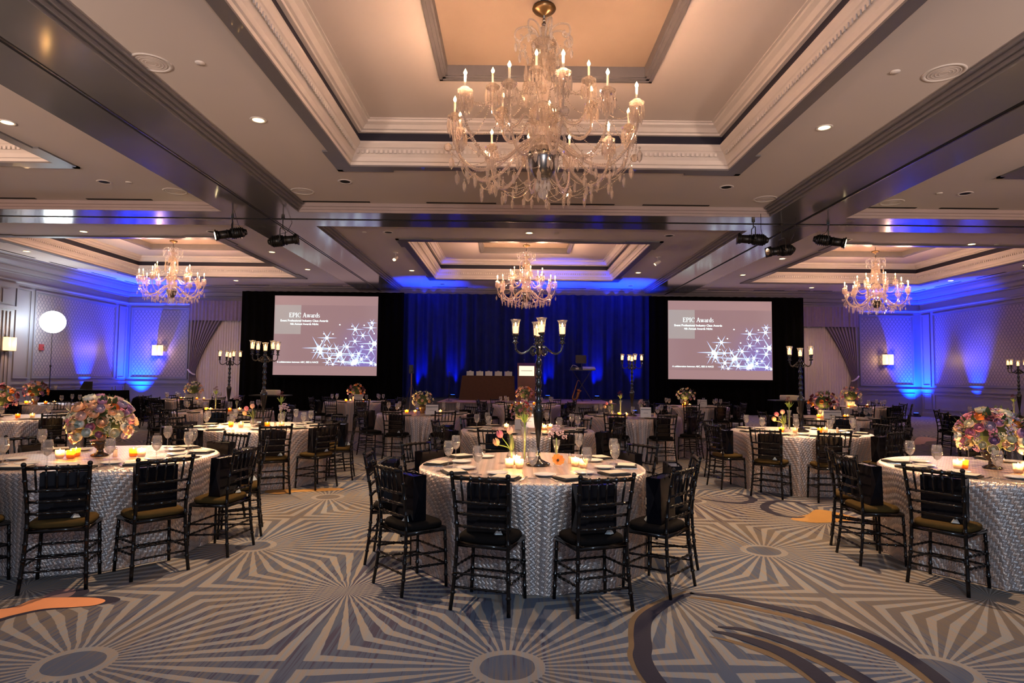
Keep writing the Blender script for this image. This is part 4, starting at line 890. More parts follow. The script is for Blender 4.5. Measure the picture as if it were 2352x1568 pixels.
def bouquet(x, y, z, rad, nheads, seed, palette, vase, label, sq=.8, vh=.14, special=None):
    rnd = random.Random(seed); t = thing('flower_arrangement', label, 'flowers', (x, y, z), 0)
    if vase == 'dark': B().lathe([(.0001, 0), (.07, 0), (.075, .01), (.03, .03), (.025, .06), (.07, .10), (.085, vh+.01), (.078, vh+.01), (.0001, .11)], 18).done('vase', 'vase_black', t, True)
    elif vase == 'gold': B().lathe([(.0001, 0), (.055, 0), (.04, .03), (.075, .09), (.08, vh+.01), (.0001, .11)], 18).done('vase', 'bronze', t, True)
    else: b = B(); b.box((-.08, -.08, 0), (.08, .08, vh)); b.done('vase', 'porcelain', t)
    cz = vh+rad*sq*.72
    b = B(); lm = leaf_mesh()
    for k in range(max(14, nheads)):
        a, q = rnd.random()*6.28, rnd.uniform(-.5, .95); c = math.sqrt(1-q*q); d = Vector((c*cos(a), c*sin(a), q)); rot = d.to_track_quat('Z', 'Y').to_matrix(); p = Vector((d.x*rad*.86, d.y*rad*.86, cz+d.z*rad*sq*.86)); sc = rnd.uniform(.6, 1.2)
        b.add([tuple(p+rot@(Vector(v)*sc)) for v in lm.v], lm.f)
    b.ball((0, 0, cz-.0), rad*.60, 12, 8, 0, sq); b.done('foliage', 'leaf', t)
    N = nheads; ga = PI*(3-math.sqrt(5))
    for k in range(N):
        q = 1-(k+.5)/N*1.55; c = math.sqrt(max(0, 1-q*q)); a = ga*k+rnd.uniform(-.2, .2); d = Vector((c*cos(a), c*sin(a), q)); rr = rnd.uniform(.86, 1.04)
        kind, col = palette[rnd.randrange(len(palette))]
        if special and k in special: kind, col = special[k]
        o = bpy.data.objects.new('flower_head', head_data(kind, col)); C.objects.link(o); o.parent = t
        o.location = (d.x*rad*rr, d.y*rad*rr, cz+d.z*rad*rr*sq); o.rotation_euler = (d+Vector((0, 0, .25))).to_track_quat('Z', 'Y').to_euler(); s = rnd.uniform(.68, 1.0)*min(1.15, max(.75, rad/.24)); o.scale = (s, s, s)
    return t
MIX1 = [('rose2', 'cream'), ('rose2', 'peach'), ('rose2', 'blush'), ('rose2', 'peach'), ('rose', 'mauve'), ('rose', 'pink'), ('rose', 'cream'), ('filler', 'cream'), ('rose2', 'ivory'), ('filler', 'pink'), ('rose', 'lilac')]
MIX2 = [('rose', 'ivory'), ('filler', 'lilac'), ('rose', 'mauve'), ('filler', 'mauve'), ('filler', 'cream'), ('rose', 'cream'), ('rose', 'pink'), ('filler', 'pink'), ('tulip', 'peach'), ('rose', 'lilac')]
MIX3 = [('rose', 'mauve'), ('filler', 'mauve'), ('rose', 'peach'), ('filler', 'pink'), ('rose', 'orange'), ('rose', 'burgundy'), ('rose', 'blush')]
MIX4 = [('rose', 'ivory'), ('rose', 'cream'), ('rose', 'peach'), ('filler', 'cream'), ('rose', 'blush'), ('filler', 'lilac')]
def bud_vase(x, y, z, kind, label, rz=0):
    t = thing('bud_vase', label, 'vase', (x, y, z), rz)
    if kind == 'tulips':
        B().lathe_open([(.0001, .002), (.03, .002), (.045, .03), (.048, .055), (.035, .09), (.022, .105), (.0205, .104), (.033, .088), (.045, .055), (.042, .03), (.0001, .008)], 18).done('round_vase', 'clear_glass', t, True)
        B().lathe([(.0001, .008), (.038, .03), (.044, .055), (.0001, .06)], 14).done('water', 'water', t, True)
        for (dx, dy, hh), col in (((-.09, .0, .22), 'pink'), ((-.02, .0, .25), 'blush'), ((-.12, .02, .15), 'peach')):
            b = B(); b.tube(bez([(0, 0, .02), (dx*.2, dy, .12), (dx, dy, hh)], 4), .004, 5, 0); b.done('stem', 'stem_green', t, True)
            o = bpy.data.objects.new('tulip_head', head_data('tulip', col)); C.objects.link(o); o.parent = t; o.location = (dx, dy, hh-.005); o.rotation_euler = (0, -.5 if dx < -.05 else 0, 0)
        b = B(); lm = leaf_mesh(.16, .02)
        for k in range(4):
            a = k*1.6; rot = Matrix.Rotation(a, 3, 'Z')@Matrix.Rotation(.35, 3, 'X'); b.add([tuple(rot@Vector(v)+Vector((0, 0, .08))) for v in lm.v], lm.f)
        b.done('leaves', 'leaf', t)
    elif kind == 'tall':
        B().lathe_open([(.0001, .002), (.028, .002), (.026, .01), (.014, .04), (.013, .16), (.018, .22), (.034, .30), (.0325, .30), (.016, .22), (.011, .16), (.012, .04), (.0001, .01)], 16).done('tall_vase', 'clear_glass', t, True)
        b = B(); b.tube([(0, 0, .02), (.004, 0, .2), (0, 0, .34)], .0065, 6); b.tube(bez([(0, 0, .3), (-.01, 0, .36), (-.06, 0, .40)], 4), .004, 5); b.done('stem', 'stem_green', t, True)
        b = B(); lm = leaf_mesh(.10, .010)
        for k in range(12):
            rot = Matrix.Rotation(k*.7, 3, 'Z')@Matrix.Rotation(.35+.25*(k % 3), 3, 'X'); b.add([tuple(rot@Vector(v)+Vector((0, 0, .33))) for v in lm.v], lm.f)
        b.done('spiky_leaves', 'stem_green', t)
        for p in ((-.03, 0, .44), (.02, 0, .42), (.0, .02, .47)):
            o = bpy.data.objects.new('flower_head', head_data('filler', 'burgundy')); C.objects.link(o); o.parent = t; o.location = p; o.scale = (.7, .7, .7)
    else:
        B().lathe_open([(.0001, .002), (.028, .002), (.012, .02), (.009, .06), (.014, .12), (.034, .185), (.030, .195), (.034, .205), (.031, .205), (.027, .195), (.030, .185), (.011, .12), (.0001, .03)], 16).done('flared_vase', 'clear_glass', t, True)
        for p, s in (((-.02, 0, .26), 1.2), ((.035, 0, .25), 1.0), ((.0, .02, .29), 1.1), ((.07, .0, .22), .7), ((-.045, .01, .235), .8)):
            o = bpy.data.objects.new('blossom_cluster', head_data('filler', 'lilac')); C.objects.link(o); o.parent = t; o.location = p; o.scale = (s, s, s)
        b = B(); b.tube([(0, 0, .06), (0, 0, .22)], .005, 5); b.done('stem', 'stem_green', t, True)
    return t
def sign_card(x, y, z, w, h, rz, label):
    t = thing('table_sign', label, 'sign', (x, y, z), rz)
    b = B(); v = [(-w/2, -.004, 0), (w/2, -.004, 0), (w/2, .0, 0), (-w/2, 0, 0), (-w/2, .02, h), (w/2, .02, h), (w/2, .024, h), (-w/2, .024, h)]
    b.add(v, [(0, 1, 5, 4), (2, 3, 7, 6), (0, 4, 7, 3), (1, 2, 6, 5), (4, 5, 6, 7), (0, 3, 2, 1)]); b.done('card', 'porcelain', t)
    b = B(); b.box((-w/2+.01, -.009, h*.78), (w/2-.01, -.002, h*.84)); b.box((-w*.2, -.008, h*.45), (w*.2, -.001, h*.48)); b.done('printed_lines', 'grey_trim', t, loc=(0, .018*.6, 0)); return t

# ---------------------------------------------------------------- tables
SEATN = {0: 'front-right', 1: 'near-right corner', 2: 'right-hand', 3: 'far-right corner', 4: 'back-right',
         5: 'back-left', 6: 'far-left corner', 7: 'left-hand', 8: 'near-left corner', 9: 'front-left'}
def seat_name(th): return SEATN[int(round(((th-18) % 360)/36)) % 10]
def cloth(cx, cy, rz, R0, seed, seats=(), radii=()):
    rnd = random.Random(seed); b = B(); b.uv = []; nf = 22; n = 240; zt = .765
    ph = [rnd.uniform(-.5, .5) for _ in range(6)]; am = [rnd.uniform(.7, 1.3) for _ in range(nf)]
    rings = [(0.0001, zt, 0), (R0*.35, zt, 0), (R0*.7, zt, 0), (R0*.93, zt, 0), (R0*.985, zt-.002, 0), (R0, zt-.015, 0)]
    drop = [.06, .13, .22, .32, .43, .54, .64, .715, .757]
    for r, z, k in rings:
        for j in range(n): a = 2*PI*j/n; b.v.append((r*cos(a), r*sin(a), z)); b.uv.append((r*cos(a+rz), r*sin(a+rz)))
    for d in drop:
        f = d/.757
        for j in range(n):
            a = 2*PI*j/n; kf = am[int(a/(2*PI)*nf) % nf]; am2 = am[(int(a/(2*PI)*nf)+1) % nf]; fr = (a/(2*PI)*nf) % 1; amp = kf*(1-fr)+am2*fr
            wv = cos(nf*a+.8*sin(3*a+ph[0])+.5*sin(5*a+ph[1]))
            ps = 1.0
            for th in seats:
                q_ = (a-(R(th)-PI/2)+PI) % (2*PI)-PI; ps = min(ps, 1-math.exp(-(q_/.15)**4))
            r = R0+f*(-.012*(1-ps)+ps*(.030+.095*amp*max(-.40, wv))+.008*(1-ps)*wv)+.010*ps*f*sin(4*a+ph[2])
            if d > .75: r += .012*ps*(1+.6*wv)
            if d > .20:
                for th, rs in zip(seats, radii):
                    q_ = (a-(R(th)-PI/2)+PI) % (2*PI)-PI
                    if abs(q_) < .34: r = min(r, (rs-.212)/cos(q_)+max(0, abs(q_)-.27)*.9)
            b.v.append((r*cos(a), r*sin(a), max(.004, zt-.008-d))); q = R0+d+.04*f*wv; b.uv.append((q*cos(a+rz), q*sin(a+rz)))
    L = len(rings)+len(drop)
    for i in range(L-1):
        for j in range(n): b.f.append((i*n+j, i*n+(j+1) % n, (i+1)*n+(j+1) % n, (i+1)*n+j)); b.mi.append(0)
    return b
TABLES = [  # key, x, y, phrase, seats, chair style, cloth turn
 ('T1', .19, 5.36, 'front centre table', [-16, 18.5, 51, 85, 126, -126, -87, -51], 'B', 0),
 ('T2', -3.62, 5.64, 'front left table', [-12, 22, 50, 82, 112, 150, -50, -120], 'O', 0),
 ('T3', 4.22, 5.38, 'front right table', [-20, -56, -90, -118, 20, 60, 150], 'O', 0),
 ('T4', .25, 8.95, 'second row centre table', [-20, 20, 60, 100, 140, -140, -100, -62], 'B', 0),
 ('T5', -3.62, 9.10, 'second row left table', [-20, 30, 62, 100, 140, -145, -102, -60], 'O', 0),
 ('T6', 4.18, 9.10, 'second row right table', [-8, -42, -80, 30, 68, 102, 145, -130], 'O', 0),
 ('T7', -1.72, 12.7, 'third row left-centre table', [-18, -54, 24, 60, 100, -100, 140, -140], 'B', 0),
 ('T8', 2.42, 12.5, 'third row right-centre table', [-24, 16, 60, 100, -60, -100, 140, -145], 'B', 0),
 ('T9', -5.8, 12.8, 'third row left table', [-18, 18, 54, 90, -54, -90, -126, 126], 'B', 0),
 ('T10', 6.4, 12.6, 'third row right table', [-18, 18, 54, 90, -54, -90, 126], 'B', 0),
 ('L1', -8.15, 10.4, 'far left table under the beam', [10, -50, 60, 120, -120, 160], 'B', 0),
 ('L2', -11.1, 15.0, 'table by the balloon light', [10, 50, -30, -90, 100, 150], 'B', 0),
 ('R1', 10.4, 13.0, 'far right table', [-20, -60, -96, 20, -140, 150], 'B', 0),
 ('A', -4.4, 18.2, 'back row table below the left screen', [-18, 18, 54, 90, -54, -90, 126, -126], 'B', 0),
 ('Bm', .45, 17.4, 'back row centre table', [-60, -96, 60, 96, 18, -18, 140, -140], 'B', 0),
 ('Cr', 5.0, 17.2, 'back row table below the right screen', [-18, 18, 54, 90, -54, -90, 126, -126], 'B', 0),
 ('D', -9.25, 18.4, 'back left table by the curtain', [-18, 18, 54, 90, -54, -90, -130, 130], 'B', 0),
 ('E', 9.9, 18.0, 'back right table by the curtain', [-18, 18, 54, 90, -54, -90, 126], 'B', 0)]
TP = {}
TT = Proto(None) if False else None
t = thing('round_table', '', 'table'); B().cyl((0, 0, .72), (0, 0, .75), .91, .91, 40).done('tabletop', 'lectern_wood', t)
for k in range(4): a = PI/4+k*PI/2; B().cyl((.55*cos(a), .55*sin(a), 0), (.5*cos(a), .5*sin(a), .72), .02).done('leg', 'chrome_dark', t)
TAB = Proto(t)
for ti, (key, cx, cy, ph, seats, sty, rz) in enumerate(TABLES):
    TP[key] = (cx, cy); near = key in ('T1', 'T2', 'T3', 'T4', 'T5', 'T6'); rnd = random.Random(ti*13+1)
    TAB.put((cx, cy, 0), 0, 'round banquet table under the cloth, '+ph, 'round banquet tables')
    radii = [rnd.uniform(1.13, 1.15) for _ in seats]
    o = cloth(cx, cy, rz, .945, ti, seats, radii).done('tablecloth', 'sequin_cloth', None, True, (cx, cy, 0)); tag(o, 'silver sequinned chevron cloth on the '+ph, 'tablecloth', 'sequinned tablecloths')
    for th, r in zip(seats, radii):
        a = R(th); sn = seat_name(th)
        rz_ = a+rnd.uniform(-.04, .04)
        dirx, diry = sin(a), -cos(a)
        ch = (CB if sty == 'B' else CO).put((cx+dirx*r, cy+diry*r, 0), rz_, ('black' if sty == 'B' else 'black olive-cushioned')+' ballroom chair, '+sn+' seat of the '+ph, 'chairs around the tables')
        if key in ('T1', 'T2', 'T3', 'T5', 'T6') or rnd.random() < .75:
            q = r+.035; BAG.put((cx+dirx*q, cy+diry*q, .478), rz_+(0 if rnd.random() < .7 else PI)+rnd.uniform(-.12, .12), 'black gift bag, '+sn+' seat of the '+ph, 'gift bags on the chairs')
        P = lambda ang, rr: (cx+rr*sin(a+ang), cy-rr*cos(a+ang), .767)
        nr = a+rnd.uniform(-.5, .5)
        NAP.put(P(0, .79), nr, 'black folded napkin, '+sn+' seat of the '+ph, 'black napkins'); p = P(0, .79); CARD.put((p[0], p[1], .767+.0185), nr, 'cream menu card, '+sn+' seat of the '+ph, 'menu cards')
        PLATE.put(P(-.20, .61), 0, 'small white bread plate, '+sn+' seat of the '+ph, 'bread plates')
        GLASS.put(P(.25, .72), 0, 'stemmed water glass, '+sn+' seat of the '+ph, 'water glasses')
        if near:
            FORK.put(P(-.165, .78), a, 'silver fork, '+sn+' seat of the '+ph, 'forks'); KNIFE.put(P(.165, .78), a, 'silver knife, '+sn+' seat of the '+ph, 'knives')
ZT = .767
VN = [0]
def votives(key, spots, ph):
    cx, cy = TP[key]; pos_ = ['leftmost', 'second from the left', 'middle', 'fourth from the left', 'rightmost', 'backmost']
    if len(spots) < 5: pos_ = ['leftmost', 'second', 'third', 'rightmost']
    for k, (dx, dy, am) in enumerate(sorted(spots)):
        (VA if am else VC).put((cx+dx, cy+dy, ZT), 0, '%s votive candle, %s on the %s' % ('amber glass' if am else 'clear glass', pos_[k], ph), 'votive candles')
    mx = sum(s[0] for s in spots)/len(spots)
    for s in (spots if key in ('T1', 'T2', 'T3', 'T4') else spots[:1]):
        light('POINT', 'candle_light', (cx+s[0], cy+s[1], ZT+.075), 1.6 if key in ('T1', 'T2', 'T3', 'T4') else 4.5, (1.0, .50, .16), .012)
PH = {k[0]: k[3] for k in TABLES}
votives('T1', [(-.19, -.17, 0), (-.11, -.20, 0), (-.13, .02, 0), (.36, -.06, 0), (.42, -.14, 0)], PH['T1'])
votives('T2', [(-.22, -.03, 1), (-.17, -.17, 1), (-.27, -.16, 0), (.27, .0, 1), (.33, .02, 0)], PH['T2'])
votives('T3', [(-.33, .03, 1), (-.39, .02, 0), (.05, -.22, 1), (.12, -.08, 0), (-.05, -.2, 0)], PH['T3'])
votives('T4', [(-.30, .12, 0), (.24, -.02, 0), (.22, .16, 1), (.33, .14, 0)], PH['T4'])
for k_ in ('T5', 'T6', 'T7', 'T8', 'T9', 'T10', 'L1', 'L2', 'R1', 'A', 'Bm', 'Cr', 'D', 'E'):
    rr = random.Random(hash(k_) % 97 if False else sum(map(ord, k_))); votives(k_, [(-.30+rr.uniform(-.04, .04), -.15, 1), (-.16, -.22+rr.uniform(-.03, .03), 0), (.20, -.20, 1), (.32+rr.uniform(-.04, .04), -.08, 0)], PH[k_])
def can(key, dx, dy, rz): CAN.put((TP[key][0]+dx, TP[key][1]+dy, ZT), rz, 'tall black candelabrum with lit hurricane candles on the '+PH[key], 'candelabra')
can('T1', .05, -.03, .06); can('T5', .06, 0, .9); can('T6', .03, 0, .35); can('T8', 0, 0, .12); can('T9', .08, 0, .75); can('R1', .22, .1, .3)
def shaker(key, dx, dy): SALT.put((TP[key][0]+dx, TP[key][1]+dy, ZT), 0, 'small glass salt shaker with silver cap on the '+PH[key], 'salt shakers')
shaker('T2', .14, -.05); shaker('T1', .33, .10); shaker('T4', .28, -.1); shaker('T6', .42, -.25); shaker('T8', .40, -.22); shaker('T5', .32, -.22)
cx, cy = TP['T1']
bud_vase(cx-.17, cy+.10, ZT, 'tulips', 'round glass vase of pink and cream tulips on the front centre table')
bud_vase(cx-.06, cy+.18, ZT, 'tall', 'tall thin glass vase with green stem on the front centre table')
bud_vase(cx+.21, cy+.05, ZT, 'flared', 'flared glass vase of lilac blossoms on the front centre table')
o = bpy.data.objects.new('orange_bloom', head_data('anemone', 'orange')); C.objects.link(o); o.location = (cx+.215, cy-.06, ZT+.045); o.rotation_euler = (.9, 0, .2); tag(o, 'orange bloom lying beside the candelabrum foot on the front centre table', 'flower')
bouquet(-3.66, 5.66, ZT, .245, 110, 3, MIX1, 'dark', 'large bouquet of peach, cream and mauve roses on the front left table', .92, .13, {4: ('anemone', 'burgundy'), 9: ('rose', 'red'), 26: ('rose2', 'orange'), 6: ('rose', 'burgundy'), 30: ('rose', 'burgundy')})
bouquet(4.14, 5.42, ZT, .245, 104, 8, MIX2, 'dark', 'large bouquet of ivory, lilac and magenta blooms on the front right table', .86, .13, {3: ('anemone', 'pink'), 12: ('rose2', 'orange'), 20: ('anemone', 'burgundy'), 7: ('anemone', 'burgundy'), 31: ('rose', 'orange')})
bouquet(.15, 9.0, ZT, .15, 26, 11, MIX3, 'clear', 'small bouquet with a red anemone on the second row centre table', 1.1, .14, {8: ('anemone', 'red'), 5: ('anemone', 'red')})
for i_, (key, dx, rad, mx, vs, n_, desc) in enumerate((('L1', -.28, .26, MIX3, 'dark', 40, 'dusky rose and orange bouquet on the '), ('L2', -.2, .26, MIX3, 'gold', 34, 'mauve and red bouquet on the '), ('D', .0, .25, MIX4, 'clear', 30, 'cream and blush bouquet on the '),
        ('A', -.06, .24, MIX3, 'clear', 30, 'purple bouquet in a white vase on the '), ('T7', -.05, .20, MIX4, 'gold', 34, 'cream and peach bouquet on the '), ('Bm', -.05, .24, MIX3, 'clear', 30, 'mauve and apricot bouquet on the '),
        ('Cr', -.2, .24, MIX2, 'gold', 30, 'cream and orange bouquet, '), ('T10', -.12, .25, MIX3, 'clear', 34, 'purple and orange bouquet in a white cube vase on the '), ('E', -.15, .28, MIX2, 'clear', 34, 'tall cream and mauve bouquet on the '))):
    bouquet(TP[key][0]+dx, TP[key][1], ZT, rad, n_, 20+i_, mx, vs, desc+PH[key], .85, .15)
for key, dx, dy, kd, lb in (('T5', -.12, .1, 'tulips', 'round vase of peach tulips on the second row left table'), ('T5', .27, .12, 'tall', 'tall thin vase with green sprig on the second row left table'), ('T5', .36, 0, 'flared', 'flared vase of pink blossoms on the second row left table'),
        ('T6', -.22, 0, 'tulips', 'round vase of peach tulips on the second row right table'), ('T6', -.10, .1, 'tall', 'tall thin vase with green sprig on the second row right table'),
        ('T8', -.40, 0, 'tulips', 'round vase of yellow tulips on the third row right-centre table'), ('T8', -.22, .05, 'tall', 'tall thin vase with dark bloom on the third row right-centre table'), ('T8', .20, .05, 'flared', 'flared vase of pink blossoms on the third row right-centre table'),
        ('T9', -.18, 0, 'tall', 'tall thin vase with green sprig on the third row left table'), ('T9', .25, 0, 'flared', 'flared vase of purple blossoms on the third row left table'), ('R1', .02, 0, 'tall', 'tall thin vase with green stems on the far right table')):
    bud_vase(TP[key][0]+dx, TP[key][1]+dy, ZT, kd, lb, 0)
sign_card(TP['T7'][0]+.22, TP['T7'][1]-.62, ZT, .24, .20, 0, 'printed white table sign below the cream bouquet, third row left of centre')
sign_card(TP['T8'][0]+.15, TP['T8'][1]-.58, ZT, .20, .20, -.1, 'printed white table sign on the third row right-centre table')
sign_card(TP['T4'][0]-.0, TP['T4'][1]+.35, ZT, .34, .20, 0, 'white table sign behind the red anemone, second row centre table')
sign_card(TP['T10'][0]-.22, TP['T10'][1]-.55, ZT, .34, .17, 0, 'wide white table sign on the third row right table')
sign_card(TP['A'][0]+.12, TP['A'][1]-.45, ZT, .25, .22, 0, 'white table sign below the purple bouquet under the left screen')
sign_card(TP['Cr'][0]+.12, TP['Cr'][1]-.45, ZT, .25, .20, 0, 'white table sign beside the bouquet under the right screen')
sign_card(TP['D'][0]+.12, TP['D'][1]-.45, ZT, .30, .16, 0, 'white table sign on the back left table')

# ---------------------------------------------------------------- stage and what stands on it
t = thing('stage_platform', 'low mauve-topped stage platform with grey pleated skirt', 'stage', (.55, 25, 0))
B().box((-3.2, -2.3, .56), (3.3, 2.1, .60)).done('deck', 'stage_top', t)
b = B(); n = 260
for z in (.0, .56):
    for i in range(n+1):
        f = i/n; b.v.append((-3.18+6.46*f, -2.28-.02*sin(f*PI*2*60), z))
b.f = [(i, i+1, n+2+i, n+1+i) for i in range(n)]; b.mi = [0]*n
b.box((-3.18, -2.2, 0), (-3.16, 2.1, .56)); b.box((3.26, -2.2, 0), (3.28, 2.1, .56)); b.done('skirt', 'stage_skirt', t, True)
t = thing('cloth_covered_table', 'long table under a brown cloth on the stage, left of the lectern', 'table', (-.85, 25.3, .60))
b = B(); b.add([(-1.18, -.42, .0), (1.05, -.42, 0), (1.05, .42, 0), (-1.18, .42, 0), (-1.06, -.38, .97), (1.0, -.38, .97), (1.0, .38, .97), (-1.06, .38, .97)], [(0, 1, 5, 4), (1, 2, 6, 5), (2, 3, 7, 6), (3, 0, 4, 7), (4, 5, 6, 7)]); b.done('cloth', 'brown_cloth', t)
for k, (x, pl) in enumerate(((-.76, 'leftmost'), (-.38, 'second'), (-.02, 'middle'), (.36, 'fourth'), (.76, 'rightmost'))):
    t = thing('gift_box', 'pale gift box, %s of five on the brown cloth table' % pl, 'box', (-.85+x, 25.2, 1.572), .05*k, 'gift boxes on the stage table')
    b = B(); b.box((-.14, -.10, 0), (.14, .10, .17)); b.done('box', 'tissue', t); b = B(); b.octa((0, 0, .19), .022, .05); b.octa((.035, 0, .185), .018, .035); b.octa((-.035, 0, .185), .018, .035); b.done('bow', 'sheer', t)
t = thing('lectern', 'dark wooden lectern with a lit white sign on its front', 'lectern', (.64, 25.1, .60))
b = B(); b.add([(-.34, -.25, 0), (.34, -.25, 0), (.34, .25, 0), (-.34, .25, 0), (-.36, -.27, 1.35), (.36, -.27, 1.35), (.36, .27, 1.5), (-.36, .27, 1.5)], [(0, 1, 5, 4), (1, 2, 6, 5), (2, 3, 7, 6), (3, 0, 4, 7), (4, 5, 6, 7), (0, 3, 2, 1)]); b.box((-.38, -.29, 0), (.38, .27, .1)); b.done('body', 'lectern_wood', t)
B().box((-.30, -.30, .98), (.30, -.275, 1.37)).done('sign_panel', 'sign_glow', t); b = B(); b.box((-.22, -.303, 1.17), (.22, -.3, 1.19)); b.done('sign_line', 'card_cream', t)
b = B(); b.tube(bez([(-.1, .1, 1.44), (-.1, .05, 1.6), (-.1, -.12, 1.62)], 4), .008, 5); b.ball((-.1, -.14, 1.62), .022); b.done('microphone', 'fixture_black', t, True)
t = thing('keyboard_stand', 'x-legged music stand on the right of the stage', 'stand', (2.85, 25, .615))
for s in (-1, 1): B().tube([(-.42*s, -.12*s, 0), (.36*s, -.12*s, 1.20)], .014, 6).done('crossed_leg', 'fixture_black', t)
b = B(); b.box((-.5, -.2, 1.20), (.5, .2, 1.225)); b.done('top_bar', 'fixture_black', t)
t = thing('mixer', 'small grey mixer on the x-legged stand', 'mixer', (3.12, 24.95, 1.843)); b = B(); b.add([(-.24, -.15, 0), (.24, -.15, 0), (.24, .15, 0), (-.24, .15, 0), (-.24, -.15, .05), (.24, -.15, .05), (.24, .15, .13), (-.24, .15, .13)], [(0, 1, 5, 4), (1, 2, 6, 5), (2, 3, 7, 6), (3, 0, 4, 7), (4, 5, 6, 7), (0, 3, 2, 1)]); b.done('case', 'keyboard_grey', t)
b = B()
for i in range(8): b.box((-.2+i*.055, -.152, .012), (-.17+i*.055, -.149, .04))
b.done('faders', 'laptop_black', t)
t = thing('effects_box', 'small box of cables on the x-legged stand', 'box', (2.58, 24.95, 1.843)); b = B(); b.box((-.2, -.14, 0), (.2, .14, .09)); b.done('case', 'laptop_black', t); b = B(); b.box((.0, -.145, .01), (.12, -.14, .08)); b.tube(bez([(-.15, 0, .09), (-.1, 0, .18), (.05, 0, .14), (.12, .05, .09)], 4), .01, 5); b.done('cables', 'keyboard_grey', t)
t = thing('laptop', 'open black laptop held above the mixer on the stage', 'laptop', (2.86, 25.3, 1.843)); b = B(); b.tube([(0, 0, 0), (0, 0, .26)], .015, 6); b.box((-.2, -.12, .26), (.2, .12, .275)); b.done('base', 'laptop_black', t)
b = B(); b.add([(-.22, .10, .28), (.22, .10, .28), (.22, .18, .60), (-.22, .18, .60), (-.22, .115, .28), (.22, .115, .28), (.22, .195, .60), (-.22, .195, .60)], [(0, 1, 2, 3), (4, 7, 6, 5), (0, 4, 5, 1), (1, 5, 6, 2), (2, 6, 7, 3), (3, 7, 4, 0)]); b.done('lid', 'laptop_black', t)
t = thing('saxophone', 'brass saxophone on a floor stand below the keyboard stand', 'saxophone', (2.55, 24.4, .613), .3)
b = B(); q = bez([(.16, 0, .78), (.08, 0, .80), (.04, 0, .70), (-.06, 0, .40), (-.14, 0, .14), (-.06, 0, .06), (.04, 0, .12), (.10, 0, .34)], 5); b.tube(q, [.012+.05*(i/len(q))**2 for i in range(len(q))], 9); b.cyl((.10, 0, .34), (.14, 0, .44), .05, .10, 14); b.done('horn', 'sax_brass', t, True)
b = B(); b.tube([(-.25, -.15, 0), (0, 0, .22), (.25, -.12, 0)], .010, 5); b.tube([(0, .2, 0), (0, 0, .22)], .010, 5); b.done('stand', 'fixture_black', t)
t = thing('camera_tripod', 'video camera on a tripod left of the stage', 'tripod', (-3.62, 23, 0))
for k in range(3): a = 2*PI*k/3+PI/6; B().tube([(.02*cos(a), .02*sin(a), 1.2), (.42*cos(a), .42*sin(a), 0)], .016, 6).done('leg', 'chrome_dark', t)
B().tube([(0, 0, .7), (0, 0, 1.62)], .022, 7).done('centre_column', 'sax_brass', t)
b = B(); b.box((-.08, -.10, 1.62), (.08, .12, 1.80)); b.cyl((0, -.10, 1.72), (0, -.22, 1.72), .05, .055, 12); b.box((-.09, .02, 1.80), (.05, .10, 1.93)); b.done('video_camera', 'fixture_black', t)
t = thing('microphone_stand', 'thin microphone stand left of the brown cloth table', 'stand', (-2.3, 23.6, .60)); b = B(); b.cyl((0, 0, 0), (0, 0, .02), .13, .12, 16); b.cyl((0, 0, .02), (0, 0, 1.05), .009); b.done('pole', 'fixture_black', t)
b = B(); b.ball((0, 0, 1.08), .028); b.done('microphone', 'chrome_dark', t, True)
# blue uplight fixtures
t = thing('uplight', '', 'uplight'); b = B(); b.box((-.14, -.10, 0), (.14, .10, .07)); b.cyl((0, 0, .07), (0, 0, .16), .10, .11, 16); b.tube([(-.13, 0, .04), (-.13, 0, .13)], .012, 5); b.tube([(.13, 0, .04), (.13, 0, .13)], .012, 5); b.done('housing', 'fixture_black', t)
B().cyl((0, 0, .16), (0, 0, .164), .09, .09, 16).done('led_face', 'led_blue', t); UPL = Proto(t)
for (l, a, e, gg), wv in zip(UP+UPS, ('on the floor at the left wall', 'on the floor in the back left corner', 'on the floor in the back right corner', 'on the floor at the right wall',
     'at the left end behind the stage', 'behind the camera tripod', 'behind the lectern right side', 'behind the x-legged stand', 'at the right end behind the stage')):
    st = -2.65 < l[0] < 3.85 and l[1] < 27.05 and l[1] > 26.5; UPL.put((l[0], l[1], .60 if st else 0), 0, 'black blue-beam uplight '+wv, 'blue uplights')
# projectors on black-draped carts
for x, y, lb, ww in ((-7.22, 19.0, 'left', .46), (8.45, 19.0, 'right', .46)):
    t = thing('projector_cart', 'black draped projector cart below the %s screen' % lb, 'cart', (x, y, 0)); b = B(); b.add([(-.42, -.3, 0), (.42, -.3, 0), (.42, .3, 0), (-.42, .3, 0), (-.38, -.27, .88), (.38, -.27, .88), (.38, .27, .88), (-.38, .27, .88)], [(0, 1, 5, 4), (1, 2, 6, 5), (2, 3, 7, 6), (3, 0, 4, 7)]); b.done('cloth', 'cloth_black', t)
    B().box((-.55, -.3, .88), (.55, .3, .91)).done('top', 'laptop_black', t)
    t = thing('projector', 'white projector on the %s cart' % lb, 'projector', (x, y, .912)); b = B(); w = ww/2
    b.lathe([(.0001, 0), (w*1.25, 0), (w*1.3, .02), (w*1.3, .12), (w*1.22, .145), (.0001, .15)], 4); o = b.done('case', 'projector_white', t, False, rot=(0, 0, PI/4)); o.scale = (1, 1, 1)
    B().cyl((-.08, w*.9, .07), (-.08, w*1.02, .07), .04, .045, 12).done('lens', 'smoked_glass', t)
